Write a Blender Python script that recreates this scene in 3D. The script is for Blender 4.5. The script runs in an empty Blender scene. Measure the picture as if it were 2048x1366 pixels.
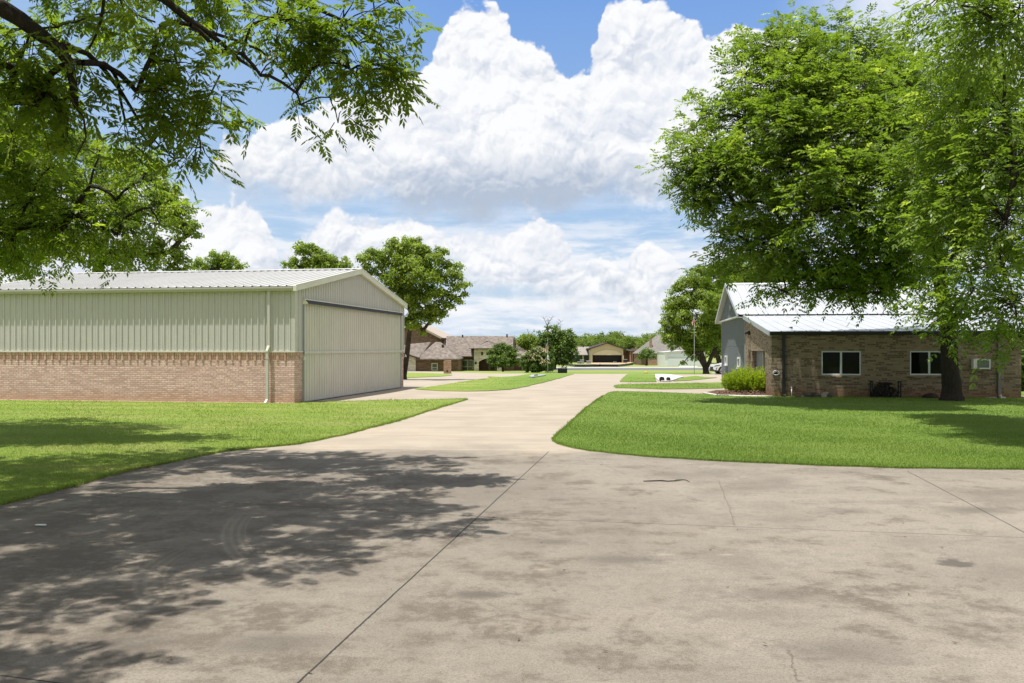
import bpy, bmesh, math, random
import numpy as np
from mathutils import Vector, Matrix

SC = bpy.context.scene
COL = SC.collection
R = math.radians
rng = np.random.default_rng(11)
random.seed(5)

# ------------------------------------------------------------- photo geometry
F, U0, VH, EYE = 1750.0, 1024.0, 697.0, 1.85      # focal length / horizon in photo pixels, eye height
KN = [(-60, 0), (45, 0), (57, -.16), (70, -.38), (80, -.58), (90, -.79), (110, -1.2), (130, -1.6), (150, -2.0),
      (190, -2.5), (260, -3.1), (350, -3.65), (500, -4.2), (900, -5.0), (4000, -9.0)]
KY = [k[0] for k in KN]; KZ = [k[1] for k in KN]
def gz(y): return float(np.interp(y, KY, KZ))
_YS = np.concatenate([np.linspace(2, 60, 6000), np.linspace(60, 900, 9000)])
_VS = VH + F * (EYE - np.interp(_YS, KY, KZ)) / _YS
def gy(v): return float(np.interp(-v, -_VS, _YS))
def G(u, v, dz=0.0):                              # ground point seen at a photo pixel
    y = gy(v); return Vector(((u - U0) / F * y, y, gz(y) + dz))
def P(u, v, y):                                   # point at depth y seen at a photo pixel
    return Vector(((u - U0) / F * y, y, EYE - (v - VH) / F * y))
def ug(u, y): return Vector(((u - U0) / F * y, y, gz(y)))

# ------------------------------------------------------------- objects
def tag(o, label=None, cat=None, group=None, kind=None):
    if label: o['label'] = label
    if cat: o['category'] = cat
    if group: o['group'] = group
    if kind: o['kind'] = kind
    return o
def thing(name, label, cat, loc=(0, 0, 0), rz=0.0, group=None):
    o = bpy.data.objects.new(name, None); COL.objects.link(o)
    o.empty_display_size = .3
    o.location = loc; o.rotation_euler = (0, 0, rz)
    return tag(o, label, cat, group)
def link(name, me, parent=None, mat=None):
    o = bpy.data.objects.new(name, me); COL.objects.link(o)
    if parent is not None: o.parent = parent
    if mat is not None:
        me.materials.clear(); me.materials.append(mat)
    return o
def dup(root, loc=None, rz=None, label=None, group=None, scale=None):
    r = root.copy(); COL.objects.link(r)
    if loc is not None: r.location = loc
    if rz is not None: r.rotation_euler = (0, 0, rz)
    if scale is not None: r.scale = scale
    if label: r['label'] = label
    if group: r['group'] = group
    for ch in list(root.children):
        c = ch.copy(); COL.objects.link(c); c.parent = r
        for g in list(ch.children):
            d = g.copy(); COL.objects.link(d); d.parent = c
    return r

class MB:
    """collects shapes and links them as ONE mesh object"""
    def __init__(self): self.v = []; self.f = []; self.mi = []; self.smooth = False; self.m = 0
    def _add(self, vs, fs):
        n = len(self.v); self.v += [tuple(p) for p in vs]
        for f in fs: self.f.append(tuple(i + n for i in f)); self.mi.append(self.m)
    def quad(self, a, b, c, d): self._add([a, b, c, d], [(0, 1, 2, 3)]); return self
    def poly(self, ps): self._add(ps, [tuple(range(len(ps)))]); return self
    def box(self, x0, y0, z0, x1, y1, z1):
        self._add([(x0, y0, z0), (x1, y0, z0), (x1, y1, z0), (x0, y1, z0), (x0, y0, z1), (x1, y0, z1), (x1, y1, z1), (x0, y1, z1)],
                  [(3, 2, 1, 0), (4, 5, 6, 7), (0, 1, 5, 4), (1, 2, 6, 5), (2, 3, 7, 6), (3, 0, 4, 7)]); return self
    def prism(self, pts, d):                      # polygon pts (3d, planar) pushed by vector d
        n = len(pts); d = Vector(d); a = [Vector(p) for p in pts]; b = [p + d for p in a]
        self._add(a + b, [tuple(range(n))[::-1], tuple(range(n, 2 * n))] + [(i, (i + 1) % n, n + (i + 1) % n, n + i) for i in range(n)]); return self
    def hexa(self, p):                            # 8 corners, bottom ring then top ring
        self._add(p, [(3, 2, 1, 0), (4, 5, 6, 7), (0, 1, 5, 4), (1, 2, 6, 5), (2, 3, 7, 6), (3, 0, 4, 7)]); return self
    def tube(self, pts, rad, n=8, cap=True):
        pts = [Vector(p) for p in pts]; k = len(pts)
        if not hasattr(rad, '__len__'): rad = [rad] * k
        vs = []; prev = None
        for i, p in enumerate(pts):
            t = (pts[min(i + 1, k - 1)] - pts[max(i - 1, 0)])
            t = t.normalized() if t.length > 1e-9 else Vector((0, 0, 1))
            if prev is None:
                a = t.orthogonal().normalized()
            else:
                a = (prev - t * prev.dot(t)); a = a.normalized() if a.length > 1e-6 else t.orthogonal().normalized()
            prev = a; b = t.cross(a)
            for j in range(n):
                q = 2 * math.pi * j / n; vs.append(p + (a * math.cos(q) + b * math.sin(q)) * rad[i])
        fs = [(i * n + j, i * n + (j + 1) % n, (i + 1) * n + (j + 1) % n, (i + 1) * n + j) for i in range(k - 1) for j in range(n)]
        if cap: fs += [tuple(range(n))[::-1], tuple((k - 1) * n + j for j in range(n))]
        self._add(vs, fs); return self
    def lathe(self, c, prof, n=16, sx=1, sy=1):   # prof: (r, z) list about z at c
        c = Vector(c); vs = []
        for r, z in prof:
            for j in range(n):
                q = 2 * math.pi * j / n; vs.append(c + Vector((r * sx * math.cos(q), r * sy * math.sin(q), z)))
        k = len(prof)
        fs = [(i * n + j, i * n + (j + 1) % n, (i + 1) * n + (j + 1) % n, (i + 1) * n + j) for i in range(k - 1) for j in range(n)]
        fs += [tuple(range(n))[::-1], tuple((k - 1) * n + j for j in range(n))]
        self._add(vs, fs); return self
    def strip(self, prof, za, zb):                # prof: (x, y); za/zb functions or numbers: vertical ribbed sheet
        fa = za if callable(za) else (lambda x: za); fb = zb if callable(zb) else (lambda x: zb)
        vs = [(x, y, fa(x)) for x, y in prof] + [(x, y, fb(x)) for x, y in prof]; n = len(prof)
        self._add(vs, [(i, i + 1, n + i + 1, n + i) for i in range(n - 1)]); return self
    def build(self, name, mat, parent=None, smooth=False, bevel=0, solid=0):
        me = bpy.data.meshes.new(name); me.from_pydata(self.v, [], self.f)
        mats = mat if isinstance(mat, (list, tuple)) else [mat]
        for m in mats: me.materials.append(m)
        if len(mats) > 1: me.polygons.foreach_set('material_index', self.mi)
        if smooth: me.polygons.foreach_set('use_smooth', [True] * len(me.polygons))
        me.update(); o = link(name, me, parent)
        if bevel:
            b = o.modifiers.new('bevel', 'BEVEL'); b.width = bevel; b.segments = 2; b.limit_method = 'ANGLE'; b.angle_limit = R(40)
        if solid:
            s = o.modifiers.new('solid', 'SOLIDIFY'); s.thickness = solid; s.offset = 0
        return o

def np_mesh(name, V, Q, parent=None, mat=None, col=None, tri=False, smooth=False):
    """big mesh straight from arrays; col = one value per face written as a point colour"""
    me = bpy.data.meshes.new(name); k = 3 if tri else 4
    me.vertices.add(len(V)); me.vertices.foreach_set('co', np.ascontiguousarray(V, np.float32).ravel())
    me.loops.add(len(Q) * k); me.loops.foreach_set('vertex_index', np.ascontiguousarray(Q, np.int32).ravel())
    me.polygons.add(len(Q)); me.polygons.foreach_set('loop_start', np.arange(0, len(Q) * k, k, dtype=np.int32))
    if smooth: me.polygons.foreach_set('use_smooth', np.ones(len(Q), bool))
    me.update(calc_edges=True)
    if col is not None:
        a = me.attributes.new('tint', 'FLOAT', 'POINT'); a.data.foreach_set('value', np.ascontiguousarray(col, np.float32))
    return link(name, me, parent, mat)

# ------------------------------------------------------------- node expressions
class N:
    def __init__(s, nt, k): s.nt = nt; s.k = k
    def _m(s, op, b=None, c=None, clamp=False):
        n = s.nt.nodes.new('ShaderNodeMath'); n.operation = op; n.use_clamp = clamp
        for i, q in enumerate((s, b, c)):
            if q is None: continue
            if isinstance(q, N): s.nt.links.new(q.k, n.inputs[i])
            else: n.inputs[i].default_value = q
        return N(s.nt, n.outputs[0])
    def __add__(s, o): return s._m('ADD', o)
    __radd__ = __add__
    def __sub__(s, o): return s._m('SUBTRACT', o)
    def __rsub__(s, o): return (s * -1) + o
    def __mul__(s, o): return s._m('MULTIPLY', o)
    __rmul__ = __mul__
    def __truediv__(s, o): return s._m('DIVIDE', o)
    def max(s, o): return s._m('MAXIMUM', o)
    def min(s, o): return s._m('MINIMUM', o)
    def pow(s, o): return s._m('POWER', o)
    def abs(s): return s._m('ABSOLUTE')
    def sin(s): return s._m('SINE')
    def sqrt(s): return s._m('SQRT')
    def lt(s, o): return s._m('LESS_THAN', o)
    def gt(s, o): return s._m('GREATER_THAN', o)
    def fract(s): return s._m('FRACT')
    def clamp(s): return s._m('ADD', 0.0, clamp=True)
    def smax(s, o, d): return s._m('SMOOTH_MAX', o, d)
    def step(s, a, b, lo=0.0, hi=1.0, smooth=True):   # smoothstep from a to b
        n = s.nt.nodes.new('ShaderNodeMapRange'); n.interpolation_type = 'SMOOTHSTEP' if smooth else 'LINEAR'; n.clamp = True
        s.nt.links.new(s.k, n.inputs[0])
        for i, q in enumerate((a, b, lo, hi)):
            if isinstance(q, N): s.nt.links.new(q.k, n.inputs[i + 1])
            else: n.inputs[i + 1].default_value = q
        return N(s.nt, n.outputs[0])
def setin(nt, sock, q):
    if isinstance(q, N): nt.links.new(q.k, sock)
    elif hasattr(q, '__len__') and len(q) == 3 and sock.type == 'RGBA': sock.default_value = (*q, 1)
    else: sock.default_value = q
def mixc(nt, f, a, b, mode='MIX'):
    n = nt.nodes.new('ShaderNodeMix'); n.data_type = 'RGBA'; n.blend_type = mode; n.clamp_factor = True
    setin(nt, n.inputs[0], f); setin(nt, n.inputs[6], a); setin(nt, n.inputs[7], b)
    return N(nt, n.outputs[2])
def noise(nt, vec, scale, detail=4, rough=.55, dist=0.0, out=0, lac=2.0):
    n = nt.nodes.new('ShaderNodeTexNoise'); n.inputs['Scale'].default_value = scale; n.inputs['Detail'].default_value = detail
    n.inputs['Roughness'].default_value = rough; n.inputs['Distortion'].default_value = dist; n.inputs['Lacunarity'].default_value = lac
    if vec is not None: nt.links.new(vec.k, n.inputs['Vector'])
    return N(nt, n.outputs[out])
def voro(nt, vec, scale, detail=0, rough=.5, feature='F1', out=0, rand=1.0):
    n = nt.nodes.new('ShaderNodeTexVoronoi'); n.feature = feature; n.inputs['Scale'].default_value = scale
    if 'Detail' in n.inputs: n.inputs['Detail'].default_value = detail; n.inputs['Roughness'].default_value = rough
    n.inputs['Randomness'].default_value = rand
    if vec is not None: nt.links.new(vec.k, n.inputs['Vector'])
    return N(nt, n.outputs[out])
def vmath(nt, op, a, b=None, scale=None, out=0):
    n = nt.nodes.new('ShaderNodeVectorMath'); n.operation = op
    setin(nt, n.inputs[0], a)
    if b is not None: setin(nt, n.inputs[1], b)
    if scale is not None: setin(nt, n.inputs['Scale'], scale)
    return N(nt, n.outputs[out])
def xyz(nt, v):
    n = nt.nodes.new('ShaderNodeSeparateXYZ'); nt.links.new(v.k, n.inputs[0]); return [N(nt, o) for o in n.outputs]
def vec(nt, x, y, z=0.0):
    n = nt.nodes.new('ShaderNodeCombineXYZ')
    for i, q in enumerate((x, y, z)): setin(nt, n.inputs[i], q)
    return N(nt, n.outputs[0])
def coord(nt, kind='Object'):
    n = nt.nodes.new('ShaderNodeTexCoord'); return N(nt, n.outputs[kind])
def geopos(nt):
    n = nt.nodes.new('ShaderNodeNewGeometry'); return N(nt, n.outputs['Position'])
def attr(nt, name, out='Fac'):
    n = nt.nodes.new('ShaderNodeAttribute'); n.attribute_name = name; return N(nt, n.outputs[out])
def curve(nt, q, pts):                             # piecewise-smooth function of one value, pts in any range
    xs = [p[0] for p in pts]; ys = [p[1] for p in pts]; x0, x1 = min(xs), max(xs); y0, y1 = min(ys), max(ys) + 1e-6
    n = nt.nodes.new('ShaderNodeFloatCurve'); c = n.mapping.curves[0]
    t = (q - x0) / (x1 - x0); nt.links.new(t.clamp().k, n.inputs['Value'])
    pp = sorted(((x - x0) / (x1 - x0), (y - y0) / (y1 - y0)) for x, y in pts)
    c.points[0].location = pp[0]; c.points[1].location = pp[-1]
    for p in pp[1:-1]: c.points.new(*p)
    for p in c.points: p.handle_type = 'VECTOR'
    n.mapping.update()
    return N(nt, n.outputs[0]) * (y1 - y0) + y0
def material(name, base, rough=.8, spec=.3, metal=0.0, bump=None, bstr=.3, bdist=.01, coat=0.0, fn=None):
    """base: colour or function(nt) -> colour N ; bump: function(nt) -> height N"""
    m = bpy.data.materials.new(name); m.use_nodes = True; nt = m.node_tree; b = nt.nodes['Principled BSDF']
    q = base(nt) if callable(base) else base
    setin(nt, b.inputs['Base Color'], q)
    setin(nt, b.inputs['Roughness'], rough(nt) if callable(rough) else rough)
    b.inputs['Specular IOR Level'].default_value = spec; b.inputs['Metallic'].default_value = metal; b.inputs['Coat Weight'].default_value = coat
    if bump:
        n = nt.nodes.new('ShaderNodeBump'); n.inputs['Strength'].default_value = bstr; n.inputs['Distance'].default_value = bdist
        nt.links.new(bump(nt).k, n.inputs['Height']); nt.links.new(n.outputs[0], b.inputs['Normal'])
    return m
# ============================================================= camera, sun, sky
cam = bpy.data.cameras.new('camera'); co = bpy.data.objects.new('camera', cam); COL.objects.link(co)
cam.sensor_width = 36; cam.lens = 36 * F / 2048; cam.shift_y = (VH - 683) / 2048; cam.clip_end = 20000; cam.clip_start = .1
co.location = (0, 0, EYE); co.rotation_euler = (R(90), 0, 0); SC.camera = co

LDIR = Vector((.185, .136, -1)).normalized()
sun = bpy.data.lights.new('sun', 'SUN'); sun.energy = 5.0; sun.angle = R(.53); sun.color = (1, .965, .90)
so = bpy.data.objects.new('sun', sun); COL.objects.link(so); so.rotation_euler = LDIR.to_track_quat('-Z', 'Y').to_euler(); so.location = (-20, -8, 60)
SUN_EL = math.asin(-LDIR.z); SUN_AZ = math.atan2(-LDIR.x, -LDIR.y)

W = bpy.data.worlds.new('World'); SC.world = W; W.use_nodes = True
W.cycles.sampling_method = 'MANUAL'; W.cycles.sample_map_resolution = 512
def build_sky(nt):
    nt.nodes.clear()
    out = nt.nodes.new('ShaderNodeOutputWorld'); bg = nt.nodes.new('ShaderNodeBackground'); nt.links.new(bg.outputs[0], out.inputs[0])
    sky = nt.nodes.new('ShaderNodeTexSky'); sky.sky_type = 'NISHITA'; sky.sun_disc = False; sky.sun_elevation = SUN_EL; sky.sun_rotation = SUN_AZ
    sky.air_density = 1.0; sky.dust_density = .6; sky.ozone_density = 3.0
    d = coord(nt, 'Generated'); x, y, z = xyz(nt, d)
    az = N(nt, x.k)._m('ARCTAN2', y) * 57.2958            # degrees, + to the right of the road axis
    el = z._m('ARCSINE') * 57.2958
    # clouds far from the photographed sector give way to bright veils added below to fill shade
    p = vec(nt, az * .1, el * .1, 0.0)
    def fb(sc, det, rough=.55, off=0.0, v=None): return noise(nt, vmath(nt, 'ADD', v or p, (off, off * .7, off * 1.3)), sc, det, rough)
    warp = vmath(nt, 'SCALE', vmath(nt, 'SUBTRACT', noise(nt, p, 2.6, 5, .56, out=1), (.5, .5, .5)), scale=.30)
    pw = vmath(nt, 'ADD', p, warp)
    def billow(v):                                         # cauliflower heads: 1 on a head, 0 in the creases
        b1 = voro(nt, v, 2.0, 2.6, .48, 'F1')
        return 1.0 - b1
    def relief(v):                                         # lit on the upper left, shaded lower right
        return billow(v) - billow(vmath(nt, 'ADD', v, (-.035, .055, 0)))
    bil = billow(pw); fine = lambda v: 1.0 - voro(nt, v, 6.2, 2.0, .55, 'F1')
    bf = fine(pw)
    rel = (bil - billow(vmath(nt, 'ADD', pw, (-.02, .055, 0)))) + (bf - fine(vmath(nt, 'ADD', pw, (-.010, .024, 0)))) * .55
    ff = fb(6.0, 7, .62); fl = fb(1.3, 5, .55, 7.0); fm = fb(2.6, 6, .6, 3.0)
    edge = (bil - .60) * 3.6 + (bf - .6) * 1.5 + (ff - .5) * 1.2 + (fl - .5) * 2.4 + 1.25             # degrees of outline displacement
    def A(u): return math.degrees(math.atan((u - U0) / F))
    def E(u, v): return math.degrees(math.atan((VH - v) / math.hypot(F, u - U0)))
    def C(pts): return [(A(u), E(u, v)) for u, v in pts]
    def layer(top, bot, soft_t=.5, soft_b=2.2, et=1.0, eb=1.0, base=.55, dark=.45, reach=5.0):
        t = curve(nt, az, C(top)); b = curve(nt, az, C(bot))
        dt = t - el + edge * et; db = el - b + ((fm - .5) * 6.0 + (ff - .5) * 2.5) * eb
        m = dt.step(0, soft_t) * db.step(-soft_b * .5, soft_b * .5)
        # tone: 1 = sunlit head, falls towards the flat base
        tone = db.step(0.0, reach) * dark + (1.0 - dark)
        return m, tone, dt
    white = (.98, .985, 1.0); grey = (.43, .515, .65)
    def shade(tone, k=1.0):
        body = (.86 + rel * 1.15 * k + (fl - .5) * .8 + (fm - .5) * .5 + (ff - .5) * .14).clamp()
        c = mixc(nt, body, (.54, .62, .77), white)
        low_ = ((1.0 - tone) * 1.35 - rel * .9 + (fm - .5) * 1.1 + (fl - .5) * .8 - .08).clamp()
        return mixc(nt, low_ * .9, c, grey)
    col = mixc(nt, 1.0, N(nt, sky.outputs[0]), (.105, .105, .105), 'MULTIPLY')
    colb = curve(nt, el, [(-5, 0), (2, .0), (9, .22), (16, .58), (23, .9), (40, .95), (90, 1.0)])
    colb = colb * az.step(-22, -2, .45, 1.0)
    blue = mixc(nt, colb, (.52, .71, .93), (.155, .375, .89))
    col = mixc(nt, .75, col, blue)
    sb = [(-3000, 690), (5000, 690)]
    # high thin veil on the upper right
    veil = (az.step(16, 25) * (fb(1.6, 6, .62, 11.0) - .24).step(.0, .34) * el.step(8, 16))
    col = mixc(nt, veil * .95, col, (.90, .93, .98))
    # low layered banks near the horizon
    ps = vec(nt, az * .055, el * .30, 2.0)
    band = noise(nt, vmath(nt, 'ADD', ps, vmath(nt, 'SCALE', warp, scale=.5)), 2.2, 7, .58)
    band2 = noise(nt, vmath(nt, 'ADD', ps, (.02, .11, 0)), 2.2, 7, .58)
    low = el.step(11.5, 5.0) * (band - .36).step(0, .20)
    lowc = mixc(nt, ((band - band2) * 3.2 + .72).clamp(), (.52, .67, .87), (.97, .975, 1.0))
    col = mixc(nt, low * .92, col, lowc)
    # right heap over the far trees
    m, t, _ = layer([(-3000, 800), (1225, 640), (1245, 545), (1262, 490), (1300, 462), (1335, 490), (1372, 530), (1420, 560), (1500, 590), (1600, 640), (5000, 800)],
                    [(-3000, 690), (1200, 640), (1330, 655), (1500, 680), (5000, 690)], .45, 2.4, .55, .5, dark=.22, reach=3.0)
    col = mixc(nt, m, col, shade(t))
    # left heap behind the shed roof
    m, t, _ = layer([(-3000, 330), (-400, 360), (100, 330), (270, 345), (330, 345), (400, 385), (455, 350), (520, 380), (545, 430), (575, 520), (640, 640), (5000, 800)],
                    [(-3000, 640), (300, 640), (600, 600), (5000, 690)], .5, 3.0, .6, .8, dark=.24, reach=4)
    col = mixc(nt, m, col, shade(t))
    # middle heap
    m, t, _ = layer([(-3000, 800), (440, 560), (520, 490), (590, 452), (640, 405), (680, 388), (735, 410), (800, 400), (850, 408), (900, 412), (960, 402), (1010, 410), (1050, 402), (1095, 392),
                     (1128, 408), (1135, 440), (1165, 470), (1230, 490), (1262, 540), (1300, 640), (5000, 800)],
                    [(-3000, 660), (440, 590), (700, 545), (840, 520), (980, 575), (1100, 600), (1260, 600), (5000, 690)], .5, 3.0, .6, .8, dark=.30, reach=3.2)
    col = mixc(nt, m, col, shade(t))
    # small torn scrap
    q = vmath(nt, 'MULTIPLY', vec(nt, (az - A(1285)) * .8 - (el - E(1285, 400)) * .55, (el - E(1285, 400)) * .95 + (az - A(1285)) * .45, 0.0), (.42, 1.05, 1))
    rr = vmath(nt, 'LENGTH', q, out=1)
    col = mixc(nt, (rr + (ff - .5) * 3.0 + (fm - .5) * 1.6).step(.85, .1) * .8, col, (.90, .93, .98))
    # the great upper cloud: two domes with a wedge of blue between
    m, t, dt = layer([(-3000, 640), (-600, 640), (150, 560), (385, 420), (418, 300), (450, 232), (520, 212), (580, 185), (640, 160), (700, 150), (760, 120), (810, 98), (845, 96), (868, 60), (880, 25), (893, 0), (920, -40),
                      (990, -50), (1018, 10), (1032, 42), (1062, 60), (1105, 95), (1136, 112), (1165, 95), (1190, 85), (1196, 40), (1206, -10), (1260, -60), (1330, -60), (1390, -10), (1430, 30), (1475, -5), (1550, 10), (1600, 0), (1632, 45),
                      (1655, 80), (1720, 95), (1800, 120), (1950, 180), (2300, 300), (5000, 500)],
                     [(-3000, -500), (100, 200), (400, 345), (470, 375), (600, 400), (740, 400), (860, 425), (1000, 432), (1100, 415), (1200, 392), (1290, 390), (1400, 400), (1600, 430), (2100, 430), (5000, 700)],
                     .42, 2.2, .62, .8, dark=.50, reach=5.0)
    under = az.step(A(700), A(900)) * az.step(A(1330), A(1130)) * el.step(E(1000, 270), E(1000, 380))
    col = mixc(nt, m, col, shade(t - under * .42))
    over = el.step(26, 46) * (fb(1.2, 4, .6, 31.0)).step(.25, .60); col = mixc(nt, over * .85, col, (.74, .74, .75))  # pale veil added overhead, out of view, to warm and lift shadows
    back = az.abs().step(44, 80) * el.step(50, 30); col = mixc(nt, back * .85, col, mixc(nt, fb(1.1, 4, .6, 21.0).step(.45, .7), (.56, .59, .63), (.98, .97, .95)))  # bright haze added behind the camera to lift facing walls and foliage
    col = mixc(nt, el.step(.8, -1.0), col, (.50, .55, .50))
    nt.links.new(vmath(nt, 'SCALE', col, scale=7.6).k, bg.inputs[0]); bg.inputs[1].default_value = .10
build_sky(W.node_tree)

SC.view_settings.view_transform = 'Standard'; SC.view_settings.look = 'None'; SC.view_settings.exposure = .40; SC.view_settings.gamma = 1
SC.view_settings.use_curve_mapping = False
SC.cycles.max_bounces = 9; SC.cycles.diffuse_bounces = 5; SC.cycles.glossy_bounces = 2; SC.cycles.transmission_bounces = 6; SC.cycles.transparent_max_bounces = 8
SC.cycles.caustics_reflective = False; SC.cycles.caustics_refractive = False
SC.cycles.use_denoising = True
# ============================================================= ground, concrete, lawns
def poly_sheet(name, pts, dz, mat, kind='structure', thick=0.0, parent=None):
    """flat outline (x, y) draped over the terrain, cut at the terrain's knots"""
    bm = bmesh.new(); vs = [bm.verts.new((p[0], p[1], 0)) for p in pts]; bm.faces.new(vs)
    bmesh.ops.recalc_face_normals(bm, faces=bm.faces)
    ys = [p[1] for p in pts]
    for k in KY:
        if min(ys) < k < max(ys):
            bmesh.ops.bisect_plane(bm, geom=bm.verts[:] + bm.edges[:] + bm.faces[:], plane_co=(0, k, 0), plane_no=(0, 1, 0))
    if bm.faces and sum(f.normal.z for f in bm.faces) < 0: bmesh.ops.reverse_faces(bm, faces=bm.faces[:])
    for v in bm.verts: v.co.z = gz(v.co.y) + dz
    if thick:
        be = [e for e in bm.edges if e.is_boundary]
        r = bmesh.ops.extrude_edge_only(bm, edges=be)
        for e in r['geom']:
            if isinstance(e, bmesh.types.BMVert): e.co.z -= thick
    bmesh.ops.triangulate(bm, faces=[f for f in bm.faces if len(f.verts) > 4])
    if parent is not None:
        for v in bm.verts: v.co -= parent.location
    me = bpy.data.meshes.new(name); bm.to_mesh(me); bm.free()
    o = link(name, me, parent, mat)
    if kind: o['kind'] = kind
    return o
def GP(*uv): return [tuple(G(u, v)[:2]) for u, v in uv]

def grass_col(nt):
    p = geopos(nt); x, y, z = xyz(nt, p)
    flat = vec(nt, x, y, 0.0)
    n1 = noise(nt, flat, .22, 4, .6); n2 = noise(nt, flat, 1.3, 5, .6); n3 = noise(nt, flat, 9, 4, .65); n4 = noise(nt, flat, 55, 3, .7)
    g = mixc(nt, n1.step(.35, .68), (.124, .204, .030), (.172, .254, .042))
    left = x.step(1.5, -3.0)                                   # the lawn on the shed's side is drier
    dry = (noise(nt, vec(nt, x * .35, y * .9, 5.0), .9, 5, .62)).step(.46, .66) * left.max(.25)
    g = mixc(nt, left * .55, g, (.262, .330, .052))
    g = mixc(nt, dry * .75, g, (.345, .345, .115))
    stripe = ((y * .97 + x * .16) * 3.6).sin().step(-.5, .5)
    g = mixc(nt, stripe * .22, g, (.085, .150, .020))
    far = y.step(95, 150)
    g = mixc(nt, far * .7, g, (.27, .27, .10))
    g = mixc(nt, (n3 - .5).abs().step(.0, .28) * .55, g, mixc(nt, n4, (.062, .115, .018), (.23, .30, .075)))
    return mixc(nt, n4.step(.40, .75) * .45, g, (.24, .33, .08))
M_GRASS = material('grass', grass_col, .9, .15, bump=lambda nt: noise(nt, geopos(nt), 45, 5, .75), bstr=.9, bdist=.05)

# --- the terrain out to the horizon
xs = [-4000, -600, -150, -60, -20, 0, 20, 60, 150, 600, 4000]
V = [(x, y, gz(y)) for y in KY for x in xs]; n = len(xs)
Q = [(j * n + i, j * n + i + 1, (j + 1) * n + i + 1, (j + 1) * n + i) for j in range(len(KY) - 1) for i in range(n - 1)]
g = np_mesh('ground', np.array(V, float), np.array(Q), mat=M_GRASS); g['kind'] = 'structure'

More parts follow.
